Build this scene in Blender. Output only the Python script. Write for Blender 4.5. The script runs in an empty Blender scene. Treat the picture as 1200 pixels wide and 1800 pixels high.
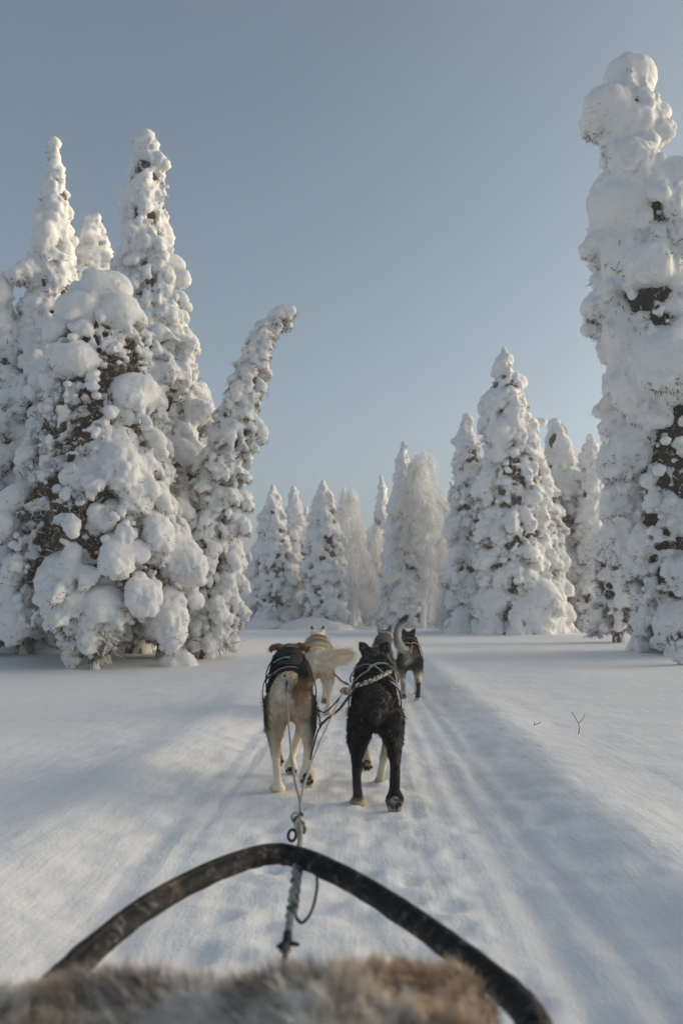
import bpy, math, random
import numpy as np
from mathutils import Vector
from mathutils.bvhtree import BVHTree

R = math.radians
sc = bpy.context.scene
col = sc.collection

# ------------------------------------------------------------------ camera
F = 1500.0                     # focal length in photo pixels (photo 1200 x 1800)
CAM_Z = 0.95
PITCH = math.atan(180.0 / F)   # horizon lies at photo row 1080
cam_data = bpy.data.cameras.new('camera')
cam = bpy.data.objects.new('camera', cam_data)
col.objects.link(cam)
cam.location = (0, 0, CAM_Z)
cam.rotation_euler = (math.pi / 2 + PITCH, 0, 0)
cam_data.sensor_fit = 'VERTICAL'
cam_data.sensor_height = 36.0
cam_data.sensor_width = 24.0
cam_data.lens = 36.0 * F / 1800.0
cam_data.clip_start = 0.05
cam_data.clip_end = 3000
cam_data.dof.use_dof = True
cam_data.dof.focus_distance = 6.5
cam_data.dof.aperture_fstop = 3.0
sc.camera = cam

# ------------------------------------------------------------------ light
SUN_AZ = 76.0      # degrees clockwise from straight ahead: low sun to the right
SUN_EL = 7.0
world = bpy.data.worlds.new('World')
sc.world = world
world.use_nodes = True
wn = world.node_tree.nodes
wl = world.node_tree.links
wn.clear()
w_out = wn.new('ShaderNodeOutputWorld')
w_bg = wn.new('ShaderNodeBackground')
w_sky = wn.new('ShaderNodeTexSky')
w_sky.sky_type = 'NISHITA'
w_sky.sun_disc = False
w_sky.sun_elevation = R(SUN_EL)
w_sky.sun_rotation = R(SUN_AZ)
w_sky.air_density = 0.5
w_sky.dust_density = 4.0
w_sky.ozone_density = 1.0
w_hs = wn.new('ShaderNodeHueSaturation')
w_hs.inputs['Saturation'].default_value = 0.72
wl.new(w_sky.outputs[0], w_hs.inputs['Color'])
w_tint = wn.new('ShaderNodeMix')
w_tint.data_type = 'RGBA'
w_tint.blend_type = 'MULTIPLY'
w_tint.inputs[0].default_value = 1.0
w_tint.inputs[7].default_value = (0.96, 1.02, 0.96, 1)
wl.new(w_hs.outputs[0], w_tint.inputs[6])
wl.new(w_tint.outputs[2], w_bg.inputs['Color'])
wl.new(w_bg.outputs[0], w_out.inputs[0])
w_bg.inputs['Strength'].default_value = 0.15

sun_data = bpy.data.lights.new('sun', 'SUN')
sun_data.energy = 0.8
sun_data.angle = R(50.0)
sun_data.color = (1.0, 0.56, 0.30)
sun = bpy.data.objects.new('sun', sun_data)
col.objects.link(sun)
sdir = Vector((math.sin(R(SUN_AZ)) * math.cos(R(SUN_EL)), math.cos(R(SUN_AZ)) * math.cos(R(SUN_EL)), math.sin(R(SUN_EL))))
sun.rotation_euler = sdir.to_track_quat('Z', 'Y').to_euler()
sun.location = sdir * 40

sc.view_settings.view_transform = 'Standard'
sc.view_settings.look = 'None'
sc.view_settings.gamma = 1.0
sc.view_settings.use_curve_mapping = False
sc.view_settings.exposure = 1.0
sc.render.engine = 'CYCLES'
sc.cycles.max_bounces = 7
sc.cycles.diffuse_bounces = 6
sc.cycles.use_denoising = True
sc.cycles.use_adaptive_sampling = True
sc.cycles.adaptive_threshold = 0.02


# ------------------------------------------------------------------ helpers
def at(px, py, Y):
    """world point seen at photo pixel (px, py) at distance Y ahead of the camera"""
    a, b = (px - 600.0) / F, (900.0 - py) / F
    c, s = math.cos(PITCH), math.sin(PITCH)
    d = np.array([a, c - b * s, s + b * c])
    d = d / d[1]
    return np.array([d[0] * Y, Y, CAM_Z + d[2] * Y])


def _hash(i, j, k):
    n = (i.astype(np.int64) * 374761393 + j.astype(np.int64) * 668265263 + k.astype(np.int64) * 2147483647) & 0xFFFFFFFF
    n = ((n ^ (n >> 13)) * 1274126177) & 0xFFFFFFFF
    n = ((n ^ (n >> 16)) * 2246822519) & 0xFFFFFFFF
    return ((n ^ (n >> 15)) & 0xFFFFFF) / float(0xFFFFFF)


def noise(P, scale=1.0, seed=0):
    P = np.asarray(P, float) * scale + seed * 17.31
    I = np.floor(P).astype(np.int64)
    f = P - I
    f = f * f * f * (f * (f * 6 - 15) + 10)
    out = 0
    for dx in (0, 1):
        wx = f[:, 0] if dx else 1 - f[:, 0]
        for dy in (0, 1):
            wy = f[:, 1] if dy else 1 - f[:, 1]
            for dz in (0, 1):
                wz = f[:, 2] if dz else 1 - f[:, 2]
                out = out + wx * wy * wz * _hash(I[:, 0] + dx, I[:, 1] + dy, I[:, 2] + dz)
    return out * 2 - 1


def fbm(P, scale=1.0, octaves=3, seed=0):
    out, a = 0, 1.0
    for o in range(octaves):
        out = out + a * noise(P, scale * 2.03 ** o, seed + o * 5)
        a *= 0.5
    return out


def sstep(a, b, x):
    t = np.clip((np.asarray(x, float) - a) / (b - a), 0, 1)
    return t * t * (3 - 2 * t)


def mesh_np(name, V, Fc, k):
    """mesh from numpy arrays, faces all with k corners"""
    me = bpy.data.meshes.new(name)
    V = np.asarray(V, np.float32)
    Fc = np.asarray(Fc, np.int32)
    me.vertices.add(len(V))
    me.vertices.foreach_set('co', V.ravel())
    me.loops.add(Fc.size)
    me.loops.foreach_set('vertex_index', Fc.ravel())
    me.polygons.add(len(Fc))
    me.polygons.foreach_set('loop_start', np.arange(0, Fc.size, k, dtype=np.int32))
    me.polygons.foreach_set('loop_total', np.full(len(Fc), k, np.int32))
    me.update(calc_edges=True)
    return me


def set_col(me, C):
    a = me.color_attributes.new('Col', 'FLOAT_COLOR', 'POINT')
    C = np.asarray(C, np.float32)
    if C.shape[1] == 3:
        C = np.concatenate([C, np.ones((len(C), 1), np.float32)], 1)
    a.data.foreach_set('color', C.ravel())


def smooth(me):
    me.polygons.foreach_set('use_smooth', np.ones(len(me.polygons), bool))


def verts(me):
    v = np.empty(len(me.vertices) * 3, np.float32)
    me.vertices.foreach_get('co', v)
    return v.reshape(-1, 3).astype(float)


def normals(me):
    v = np.empty(len(me.vertices) * 3, np.float32)
    me.vertices.foreach_get('normal', v)
    return v.reshape(-1, 3).astype(float)


def obj(name, me, mat=None, parent=None, loc=None):
    o = bpy.data.objects.new(name, me)
    col.objects.link(o)
    if mat is not None:
        me.materials.clear()
        me.materials.append(mat)
    if parent is not None:
        o.parent = parent
    if loc is not None:
        o.location = loc
    return o


def tag(o, label=None, cat=None, group=None, kind=None):
    if label:
        o['label'] = label
    if cat:
        o['category'] = cat
    if group:
        o['group'] = group
    if kind:
        o['kind'] = kind
    return o


def empty(name, loc=(0, 0, 0), rz=0.0):
    o = bpy.data.objects.new(name, None)
    o.empty_display_size = 0.1
    col.objects.link(o)
    o.location = loc
    o.rotation_euler = (0, 0, rz)
    return o


def _ico(n):
    import bmesh
    bm = bmesh.new()
    bmesh.ops.create_icosphere(bm, subdivisions=n, radius=1.0)
    V = np.array([v.co[:] for v in bm.verts])
    T = np.array([[v.index for v in f.verts] for f in bm.faces])
    bm.free()
    return V, T


ICO1, ICO2, ICO3 = _ico(1), _ico(2), _ico(3)


class Soup:
    """collects triangles"""
    def __init__(self):
        self.V, self.T, self.n = [], [], 0

    def add(self, V, T):
        self.V.append(V)
        self.T.append(np.asarray(T) + self.n)
        self.n += len(V)

    def ell(self, c, M, ico=None):
        """ellipsoid: centre c, matrix M (columns = semi-axes)"""
        ico = ico or ICO2
        self.add(ico[0] @ np.asarray(M, float).T + np.asarray(c, float), ico[1])

    def ball(self, c, r, ico=None):
        r = np.ones(3) * r if np.isscalar(r) else np.asarray(r, float)
        self.ell(c, np.diag(r), ico)

    def tube(self, pts, rad, seg=10, up=None, caps=True):
        """loft along pts; rad rows are r or (r_side, r_up)"""
        P = np.asarray(pts, float)
        n = len(P)
        rr = np.array([(r, r) if np.isscalar(r) else tuple(r) for r in rad], float)
        D = np.gradient(P, axis=0)
        D /= np.linalg.norm(D, axis=1, keepdims=True) + 1e-12
        upv = np.array(up if up is not None else (0, 0, 1.0), float)
        rings = []
        prev = None
        a = np.linspace(0, 2 * math.pi, seg, endpoint=False)
        for i in range(n):
            u = upv if prev is None else prev
            s = np.cross(D[i], u)
            if np.linalg.norm(s) < 1e-4:
                s = np.cross(D[i], np.array([1.0, 0.13, 0.05]))
            s /= np.linalg.norm(s)
            u = np.cross(s, D[i])
            u /= np.linalg.norm(u)
            if up is None:
                prev = u
            rings.append(P[i] + np.outer(np.cos(a) * rr[i, 0], s) + np.outer(np.sin(a) * rr[i, 1], u))
        V = np.concatenate(rings)
        T = []
        for i in range(n - 1):
            for j in range(seg):
                p, q = i * seg + j, i * seg + (j + 1) % seg
                T.append((p, q, q + seg))
                T.append((p, q + seg, p + seg))
        if caps:
            V = np.concatenate([V, P[:1] - D[:1] * rr[0].mean() * 0.6, P[-1:] + D[-1:] * rr[-1].mean() * 0.6])
            b, e = len(V) - 2, len(V) - 1
            for j in range(seg):
                T.append((b, (j + 1) % seg, j))
                T.append((e, (n - 1) * seg + j, (n - 1) * seg + (j + 1) % seg))
        self.add(V, T)

    def mesh(self, name='mesh', do_smooth=True):
        me = mesh_np(name, np.concatenate(self.V), np.concatenate(self.T), 3)
        if do_smooth:
            smooth(me)
        return me


def remesh(soup, voxel, it=2, fac=0.5, name='mesh'):
    """fuse everything in the soup to one continuous surface"""
    me = soup.mesh('tmp')
    o = bpy.data.objects.new('tmp', me)
    col.objects.link(o)
    m = o.modifiers.new('r', 'REMESH')
    m.mode = 'VOXEL'
    m.voxel_size = voxel
    m.use_smooth_shade = True
    if it:
        s = o.modifiers.new('s', 'SMOOTH')
        s.factor = fac
        s.iterations = it
    dg = bpy.context.evaluated_depsgraph_get()
    out = bpy.data.meshes.new_from_object(o.evaluated_get(dg))
    out.name = name
    bpy.data.objects.remove(o)
    bpy.data.meshes.remove(me)
    smooth(out)
    return out


def displace(me, fields):
    V, N = verts(me), normals(me)
    d = 0
    for sc_, amp, seed in fields:
        d = d + amp * noise(V, sc_, seed)
    V = V + N * d[:, None]
    me.vertices.foreach_set('co', V.astype(np.float32).ravel())
    me.update()


def spline(pts, n):
    """Catmull-Rom through pts, n samples"""
    P = np.asarray(pts, float)
    P = np.concatenate([2 * P[:1] - P[1:2], P, 2 * P[-1:] - P[-2:-1]])
    m = len(P) - 3
    u = np.linspace(0, m - 1e-6, n)
    i = u.astype(int)
    t = (u - i)[:, None]
    p0, p1, p2, p3 = P[i], P[i + 1], P[i + 2], P[i + 3]
    return 0.5 * (2 * p1 + (p2 - p0) * t + (2 * p0 - 5 * p1 + 4 * p2 - p3) * t * t + (3 * p1 - p0 - 3 * p2 + p3) * t ** 3)


def blades(B, D, L, W, C, C2=None, bend=0.25, rng=None, simple=False):
    """thin tapering blades: base B, direction D, length L, width W; colours C root, C2 tip"""
    n = len(B)
    D = D / (np.linalg.norm(D, axis=1, keepdims=True) + 1e-9)
    rv = rng.normal(size=(n, 3))
    S = np.cross(D, rv)
    S /= np.linalg.norm(S, axis=1, keepdims=True) + 1e-9
    bd = np.cross(S, D) * (bend * rng.normal(size=(n, 1)))
    mid = B + D * (L * 0.55)[:, None]
    tip = B + (D + bd) * L[:, None]
    w = (W * 0.5)[:, None]
    if simple:
        w = w * 1.25
        V = np.stack([B - S * w, B + S * w, tip], 1).reshape(-1, 3)
        C2 = C if C2 is None else C2
        return V, np.arange(3 * n).reshape(-1, 3), np.stack([C, C, C2], 1).reshape(-1, 3)
    V = np.stack([B - S * w, B + S * w, mid + S * w * 0.8, mid - S * w * 0.8, tip], 1).reshape(-1, 3)
    k = np.arange(n)[:, None] * 5
    T = np.concatenate([k + np.array([[0, 1, 2]]), k + np.array([[0, 2, 3]]), k + np.array([[3, 2, 4]])], 0)
    C2 = C if C2 is None else C2
    CC = np.stack([C, C, (C + C2) / 2, (C + C2) / 2, C2], 1).reshape(-1, 3)
    return V, T, CC


def blade_mesh(name, *a, **k):
    V, T, CC = blades(*a, **k)
    me = mesh_np(name, V, T, 3)
    set_col(me, CC)
    return me


# ------------------------------------------------------------------ materials
def mat_new(name):
    m = bpy.data.materials.new(name)
    m.use_nodes = True
    nt = m.node_tree
    b = nt.nodes['Principled BSDF']
    return m, nt, b


def ramp_of(nt, fac, stops):
    r = nt.nodes.new('ShaderNodeValToRGB')
    el = r.color_ramp.elements
    while len(el) < len(stops):
        el.new(0.5)
    for e, (p, c) in zip(el, stops):
        e.position = p
        e.color = (*c, 1)
    nt.links.new(fac, r.inputs[0])
    return r.outputs[0]


def noise_node(nt, scale, detail=3, rough=0.55, obj_coords=True, stretch=None):
    n = nt.nodes.new('ShaderNodeTexNoise')
    n.inputs['Scale'].default_value = scale
    n.inputs['Detail'].default_value = detail
    n.inputs['Roughness'].default_value = rough
    tc = nt.nodes.new('ShaderNodeTexCoord')
    src = tc.outputs['Object' if obj_coords else 'Generated']
    if stretch:
        mp = nt.nodes.new('ShaderNodeMapping')
        mp.inputs['Scale'].default_value = stretch
        nt.links.new(src, mp.inputs[0])
        src = mp.outputs[0]
    nt.links.new(src, n.inputs['Vector'])
    return n


def bump(nt, b, heights):
    prev = None
    for h, strength, dist in heights:
        bp = nt.nodes.new('ShaderNodeBump')
        bp.inputs['Strength'].default_value = strength
        bp.inputs['Distance'].default_value = dist
        nt.links.new(h, bp.inputs['Height'])
        if prev is not None:
            nt.links.new(prev, bp.inputs['Normal'])
        prev = bp.outputs[0]
    nt.links.new(prev, b.inputs['Normal'])


def snow_mat(name, base, fine, grain, strength=0.5, dist=0.012):
    m, nt, b = mat_new(name)
    n1 = noise_node(nt, fine, 5, 0.7)
    n2 = noise_node(nt, grain, 4, 0.7)
    n3 = noise_node(nt, 1.3, 3, 0.5)
    c = ramp_of(nt, n3.outputs['Fac'], [(0.3, tuple(x * 0.965 for x in base)), (0.7, base)])
    nt.links.new(c, b.inputs['Base Color'])
    b.inputs['Roughness'].default_value = 0.62
    b.inputs['Specular IOR Level'].default_value = 0.25
    b.inputs['Subsurface Weight'].default_value = 0.6
    b.inputs['Subsurface Radius'].default_value = (1.0, 1.0, 1.0)
    b.inputs['Subsurface Scale'].default_value = 0.028
    bump(nt, b, [(n1.outputs['Fac'], strength, dist * 2.2), (n2.outputs['Fac'], strength, dist)])
    return m


M_TREESNOW = snow_mat('tree_snow', (0.90, 0.905, 0.91), 14, 55, 0.9, 0.014)
M_FARSNOW = snow_mat('far_tree_snow', (0.90, 0.905, 0.91), 8, 25, 0.85, 0.02)


def ground_mat():
    m, nt, b = mat_new('ground_snow')
    n1 = noise_node(nt, 9, 4, 0.6)
    n2 = noise_node(nt, 70, 3, 0.65)
    n3 = noise_node(nt, 16, 3, 0.6, stretch=(1.0, 0.12, 1.0))
    n4 = noise_node(nt, 0.6, 3, 0.5)
    c = ramp_of(nt, n4.outputs['Fac'], [(0.3, (0.86, 0.87, 0.88)), (0.7, (0.90, 0.905, 0.91))])
    nt.links.new(c, b.inputs['Base Color'])
    b.inputs['Roughness'].default_value = 0.6
    b.inputs['Specular IOR Level'].default_value = 0.25
    bump(nt, b, [(n1.outputs['Fac'], 0.3, 0.02), (n3.outputs['Fac'], 0.35, 0.014), (n2.outputs['Fac'], 0.45, 0.006)])
    return m


M_GROUND = ground_mat()


def attr_mat(name, rough=0.85, spec=0.2, sheen=0.0, transl=0.0):
    m, nt, b = mat_new(name)
    a = nt.nodes.new('ShaderNodeAttribute')
    a.attribute_name = 'Col'
    nt.links.new(a.outputs['Color'], b.inputs['Base Color'])
    b.inputs['Roughness'].default_value = rough
    b.inputs['Specular IOR Level'].default_value = spec
    if transl:
        t = nt.nodes.new('ShaderNodeBsdfTranslucent')
        nt.links.new(a.outputs['Color'], t.inputs['Color'])
        mx = nt.nodes.new('ShaderNodeMixShader')
        mx.inputs[0].default_value = transl
        nt.links.new(b.outputs[0], mx.inputs[1])
        nt.links.new(t.outputs[0], mx.inputs[2])
        nt.links.new(mx.outputs[0], nt.nodes['Material Output'].inputs['Surface'])
    return m


M_TWIG = attr_mat('frosted_twigs', 0.9, 0.1)
M_RIME = attr_mat('rime_frost_twigs', 0.9, 0.1, transl=0.6)
M_FUR = attr_mat('fur', 0.75, 0.18)


def bark_mat():
    m, nt, b = mat_new('snow_plastered_bark')
    n1 = noise_node(nt, 7, 5, 0.65, stretch=(1, 1, 0.45))
    n2 = noise_node(nt, 30, 4, 0.6, stretch=(1, 1, 0.3))
    c = ramp_of(nt, n1.outputs['Fac'], [(0.36, (0.07, 0.05, 0.035)), (0.47, (0.14, 0.095, 0.06)), (0.53, (0.75, 0.75, 0.75)), (0.7, (0.82, 0.82, 0.82))])
    nt.links.new(c, b.inputs['Base Color'])
    b.inputs['Roughness'].default_value = 0.9
    bump(nt, b, [(n1.outputs['Fac'], 0.8, 0.04), (n2.outputs['Fac'], 0.6, 0.02)])
    return m


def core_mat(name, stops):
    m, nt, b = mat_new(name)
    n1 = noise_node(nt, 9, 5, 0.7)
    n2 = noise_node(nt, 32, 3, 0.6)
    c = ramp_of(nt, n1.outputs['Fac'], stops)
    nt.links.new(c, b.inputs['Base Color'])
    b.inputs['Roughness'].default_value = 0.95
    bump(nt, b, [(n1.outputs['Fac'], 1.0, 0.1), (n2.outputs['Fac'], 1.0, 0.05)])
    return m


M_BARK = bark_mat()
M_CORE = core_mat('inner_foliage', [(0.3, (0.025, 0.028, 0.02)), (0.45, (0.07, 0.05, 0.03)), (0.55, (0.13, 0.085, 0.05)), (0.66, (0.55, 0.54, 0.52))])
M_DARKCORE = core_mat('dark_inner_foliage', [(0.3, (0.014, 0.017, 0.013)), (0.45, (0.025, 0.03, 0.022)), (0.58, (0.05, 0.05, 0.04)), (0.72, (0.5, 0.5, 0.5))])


def plain(name, c1, c2, scale, rough, spec=0.4, b_str=0.4, b_dist=0.004, stretch=None, lo=0.35, hi=0.65):
    m, nt, b = mat_new(name)
    n = noise_node(nt, scale, 4, 0.6, stretch=stretch)
    c = ramp_of(nt, n.outputs['Fac'], [(lo, c1), (hi, c2)])
    nt.links.new(c, b.inputs['Base Color'])
    b.inputs['Roughness'].default_value = rough
    b.inputs['Specular IOR Level'].default_value = spec
    bump(nt, b, [(n.outputs['Fac'], b_str, b_dist)])
    return m


# ------------------------------------------------------------------ ground
def trail_c(y):
    return 0.02 + 0.13 * sstep(3, 10, y) + 0.25 * sstep(12, 40, y)


_pr = np.random.default_rng(9)
PRINTS = [(_pr.choice([-0.34, -0.22, 0.14, 0.28, 0.45]) + _pr.normal(0, 0.06), 1.6 + 12 * _pr.random() ** 1.3, _pr.uniform(0.035, 0.05), _pr.uniform(0.006, 0.014)) for _ in range(190)]


def ground_h(x, y):
    x = np.asarray(x, float)
    y = np.asarray(y, float)
    sh = x.shape
    x, y = x.ravel(), y.ravel()
    P = np.stack([x, y, np.zeros_like(x)], 1)
    P2 = np.stack([x, y * 0.35, np.zeros_like(x) + 3], 1)
    rise = 0.20 * sstep(8, 18, y) + 0.08 * sstep(16, 40, y)
    fade = 1 - 0.9 * sstep(12, 26, y)
    c = trail_c(y)
    d = np.abs(x - c + 0.06 * noise(P2, 0.8, 4))
    wob = 0.10 * noise(P2, 1.1, 2)
    # bank: flat trail floor, soft rise to a lip, then the untouched snow
    bank = sstep(0.58, 1.40 + wob - 0.12 * (x > c), d) * (0.045 + 0.05 * (x > c) + 0.02 * noise(P, 0.5, 8))
    lip = np.exp(-((d - 1.25 - wob) / 0.22) ** 2) * (0.014 + 0.012 * noise(P2, 1.6, 6))
    off = sstep(1.0, 1.8, d)
    field = off * (0.045 * noise(P, 0.23, 11) + 0.014 * noise(P, 0.7, 12)) + 0.25 * sstep(30, 5, y) * 0
    big = sstep(2.5, 9, np.abs(x)) * (0.10 * noise(P, 0.11, 14) + 0.05)
    z = rise + (bank + lip) * fade + 0.06 * (1 - fade) + field + big
    # rough broken snow on the bank slopes
    br = np.exp(-((d - 0.95) / 0.3) ** 2) * fade
    z += br * (0.012 * noise(P, 2.3, 20) + 0.010 * noise(P, 5, 21) + 0.006 * noise(P, 13, 22))
    # trail floor: runner grooves and paw-churned texture
    fl = (1 - sstep(0.75, 1.05, d)) * (1 - 0.7 * sstep(10, 20, y))
    g = 0
    P3 = np.stack([np.zeros_like(x), y * 0.25, np.zeros_like(x)], 1)
    for gx, gw, gd, sd in ((-0.63, 0.020, 0.022, 1), (0.335, 0.022, 0.020, 2), (-0.40, 0.03, 0.008, 3), (0.47, 0.03, 0.012, 4), (0.60, 0.04, 0.014, 5), (0.76, 0.03, 0.016, 6), (0.10, 0.03, 0.007, 7), (-0.78, 0.04, 0.012, 8), (0.90, 0.05, 0.014, 9), (-0.15, 0.04, 0.006, 10)):
        xx = x - gx - 0.015 * noise(P3, 1.0, sd) - (c - 0.02)
        gd = gd * 0.42
        g = g - gd * np.exp(-(xx / gw) ** 2) * (0.75 + 0.4 * noise(P3, 2.0, sd + 30)) + 0.35 * gd * np.exp(-((np.abs(xx) - 2 * gw) / gw) ** 2)
    z += fl * g
    z += fl * (0.008 * noise(P, 4, 23) + 0.006 * noise(P, 11, 24) + 0.005 * noise(np.stack([x, y * 0.1, x * 0], 1), 6, 25))
    z += off * (0.006 * noise(P, 6, 26) + 0.006 * noise(P, 2.2, 27))
    # paw prints and churned snow where the team has run
    run = fl * np.exp(-((x - c + 0.02) / 0.5) ** 4)
    z += run * (0.010 * noise(P, 8, 28) + 0.008 * noise(P, 17, 29))
    near = (y > 1) & (y < 16) & (np.abs(x) < 1.5)
    if near.any():
        xn, yn = x[near], y[near]
        zn = np.zeros_like(xn)
        for px_, py_, pr_, pd_ in PRINTS:
            m = (np.abs(xn - px_) < 0.16) & (np.abs(yn - py_) < 0.2)
            q = ((xn[m] - px_) / pr_) ** 2 + ((yn[m] - py_) / (pr_ * 1.25)) ** 2
            zn[m] += -pd_ * np.exp(-q * q) + 0.35 * pd_ * np.exp(-((np.sqrt(q) - 1.5) / 0.35) ** 2)
        z[near] += zn
    return z.reshape(sh)


def gh(x, y):
    return float(ground_h(np.array([x]), np.array([y]))[0])


def build_ground():
    ys = np.concatenate([np.linspace(-60, -4, 12), np.linspace(-3, 0.9, 24), 1.0 * (1 + 0.0105) ** np.arange(0, 432), np.array([110, 130, 160, 200, 250, 300])])
    xin = np.arange(-1.5, 1.6001, 0.03)
    e = 0.032 * 1.085 ** np.arange(1, 105)
    ext = np.cumsum(e)
    ext = ext[ext < 250]
    xs = np.concatenate([(xin[0] - ext)[::-1], xin, xin[-1] + ext])
    X, Y = np.meshgrid(xs, ys)
    Z = ground_h(X, Y)
    V = np.stack([X.ravel(), Y.ravel(), Z.ravel()], 1)
    ny, nx = X.shape
    idx = np.arange(ny * nx).reshape(ny, nx)
    Q = np.stack([idx[:-1, :-1].ravel(), idx[:-1, 1:].ravel(), idx[1:, 1:].ravel(), idx[1:, :-1].ravel()], 1)
    me = mesh_np('ground', V, Q, 4)
    smooth(me)
    tag(obj('ground', me, M_GROUND), 'snow covered ground with a packed sled trail between soft banks', 'snow', kind='structure')


build_ground()


# ------------------------------------------------------------------ trees
def rot_frame(az, droop):
    """columns: outward (drooping), tangential, up"""
    o = np.array([math.cos(az) * math.cos(droop), math.sin(az) * math.cos(droop), -math.sin(droop)])
    t = np.array([-math.sin(az), math.cos(az), 0])
    u = np.cross(o, t)
    return np.stack([o, t, u], 1)


TW_BROWN = np.array([0.26, 0.15, 0.07])
TW_DARK = np.array([0.035, 0.032, 0.02])
TW_GREEN = np.array([0.03, 0.042, 0.026])
TW_FROST = np.array([0.66, 0.64, 0.61])


def spruce_meshes(seed, H, prof, bend, ps=0.17, voxel=0.035, bare=0.15, gap=0.28, pbig=0.10, brown=0.5, extra=(), twigs=1.0, step=1.0, squash=0.78, holes=(), dark=False, frost=0.0):
    """prof: (height, radius) rows; bend: (height, x offset, y offset) rows; extra: (x,y,z,rx,ry,rz) big snow loads"""
    rng = np.random.default_rng(seed)
    prof = np.array(prof, float)
    bend = np.array(bend, float)
    prof = prof[np.argsort(prof[:, 0])]
    bend = bend[np.argsort(bend[:, 0])]
    rad = lambda z: np.interp(z, prof[:, 0], prof[:, 1])
    ctr = lambda z: np.array([np.interp(z, bend[:, 0], bend[:, 1]), np.interp(z, bend[:, 0], bend[:, 2]), 0 * z + z]).T
    Rm = prof[:, 1].max()
    S = Soup()
    tb, td, tl, tc = [], [], [], []
    z = bare
    while z < H:
        Rr = float(rad(z))
        s0 = ps * (0.55 + 0.55 * min(1, Rr / max(Rm, 0.3)))
        s0 = min(s0, 0.5 * Rr + 0.03)
        c = ctr(z)
        n = max(3, int(round(2 * math.pi * Rr / (s0 * 1.85))))
        a0 = rng.uniform(0, 6.28)
        for k in range(n):
            az = a0 + 2 * math.pi * (k + rng.uniform(-0.4, 0.4)) / n
            L = max(0.3 * Rr, Rr * rng.uniform(0.66, 1.20) - 0.6 * s0)
            dr = rng.uniform(0.35, 0.95)
            root = c + np.array([0, 0, rng.uniform(-0.6, 0.6) * s0 + L * math.sin(dr) * 0.5])
            o_ = np.array([math.cos(az), math.sin(az), 0])
            tip = root + o_ * L - np.array([0, 0, L * math.sin(dr)])
            tip[2] = max(tip[2], 0.05, bare * 0.8)
            s = s0 * math.exp(rng.normal(0, 0.34))
            nz = noise((tip + seed * 3.1)[None, :] * np.array([1, 1, 0.6]), 1.6, seed)[0]
            hidden = nz > (1 - 2 * gap) + rng.normal(0, 0.3)
            for hx_, hz_, hr_ in holes:
                if tip[1] < 0.1 and math.hypot(tip[0] - hx_, tip[2] - hz_) < hr_ * rng.uniform(0.55, 0.9):
                    hidden = True
            if not hidden:
                if rng.random() < pbig:
                    s *= rng.uniform(1.3, 1.75)
                m = 2 if L > 2.2 * s else 1
                for j in range(m):
                    f = 1 - 0.34 * j
                    p = root + (tip - root) * f + rng.normal(0, 0.12, 3) * s + np.array([0, 0, 0.25 * s * j])
                    sj = s * rng.uniform(0.75, 1.1) * (0.8 if j else 1)
                    if p[2] < sj * 0.3:
                        continue
                    Fm = rot_frame(az, 0.45 + dr * 0.8 + rng.normal(0, 0.2))
                    S.ell(p, Fm @ np.diag([sj * rng.uniform(1.0, 1.75), sj * rng.uniform(0.7, 1.05), sj * squash * rng.uniform(0.8, 1.1)]), ICO2 if sj > 0.13 else ICO1)
                if rng.random() < 0.55:
                    p = tip + o_ * s * 0.3 - np.array([0, 0, s * rng.uniform(0.55, 1.0)]) + rng.normal(0, 0.25, 3) * s
                    if p[2] > 0.1:
                        S.ball(p, np.array([0.42, 0.42, rng.uniform(0.4, 0.75)]) * s, ICO1)
            # small snow nubs on the twigs
            for j in range(rng.integers(9, 16) if hidden else rng.integers(4, 8)):
                f = rng.uniform(0.72, 1.04)
                p = root + (tip - root) * f + rng.normal(0, 0.6, 3) * s * np.array([0.8, 0.8, 1]) - np.array([0, 0, s * 0.45])
                q = p - ctr(p[2])
                rq, rlim = math.hypot(q[0], q[1]), float(rad(p[2])) * 0.98
                if rq > rlim:
                    p[:2] = ctr(p[2])[:2] + q[:2] * rlim / rq
                r = max(voxel * 1.15, s * rng.uniform(0.16, 0.36))
                if p[2] > max(r, bare * 0.7) and p[2] < H - 0.1:
                    S.ball(p, np.array([1, 1, 0.85]) * r, ICO1)
        z += s0 * 1.5 * step * rng.uniform(0.85, 1.15)
    # top knob
    ct = ctr(H)
    for j in range(4):
        rr = max(voxel * 1.6, float(rad(H)) * 0.9)
        S.ball(ctr(H - j * rr * 1.1) + rng.normal(0, 0.2, 3) * rr, rr * rng.uniform(0.85, 1.1), ICO1)
    for e in extra:
        S.ball(e[:3], np.array(e[3:6]), ICO3)
        nb = 5
        for j in range(nb):
            v = rng.normal(size=3)
            v /= np.linalg.norm(v)
            v[2] = abs(v[2]) * 0.5
            S.ball(np.array(e[:3]) + v * np.array(e[3:6]) * rng.uniform(0.3, 0.62), np.array(e[3:6]) * rng.uniform(0.42, 0.72), ICO2)
    snow = remesh(S, voxel, 1, 0.5, 'snow_load')
    V = verts(snow)
    Q = np.array([p.vertices[:] for p in snow.polygons if len(p.vertices) == 4], np.int32)
    cx_, cy_ = np.interp(V[:, 2], bend[:, 0], bend[:, 1]), np.interp(V[:, 2], bend[:, 0], bend[:, 2])
    inner = np.hypot(V[:, 0] - cx_, V[:, 1] - cy_) < 0.66 * np.interp(V[:, 2], prof[:, 0], prof[:, 1]) - 0.10
    inner &= V[:, 2] > bare + 0.6
    Q = Q[~inner[Q].all(1)]
    keep = np.zeros(len(V), bool)
    keep[Q.ravel()] = True
    ren = np.cumsum(keep) - 1
    bpy.data.meshes.remove(snow)
    snow = mesh_np('snow_load', V[keep], ren[Q], 4)
    smooth(snow)
    # cauliflower relief: rounded lumps with sharp valleys, smoother on the caps
    V, N = verts(snow), normals(snow)
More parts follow.
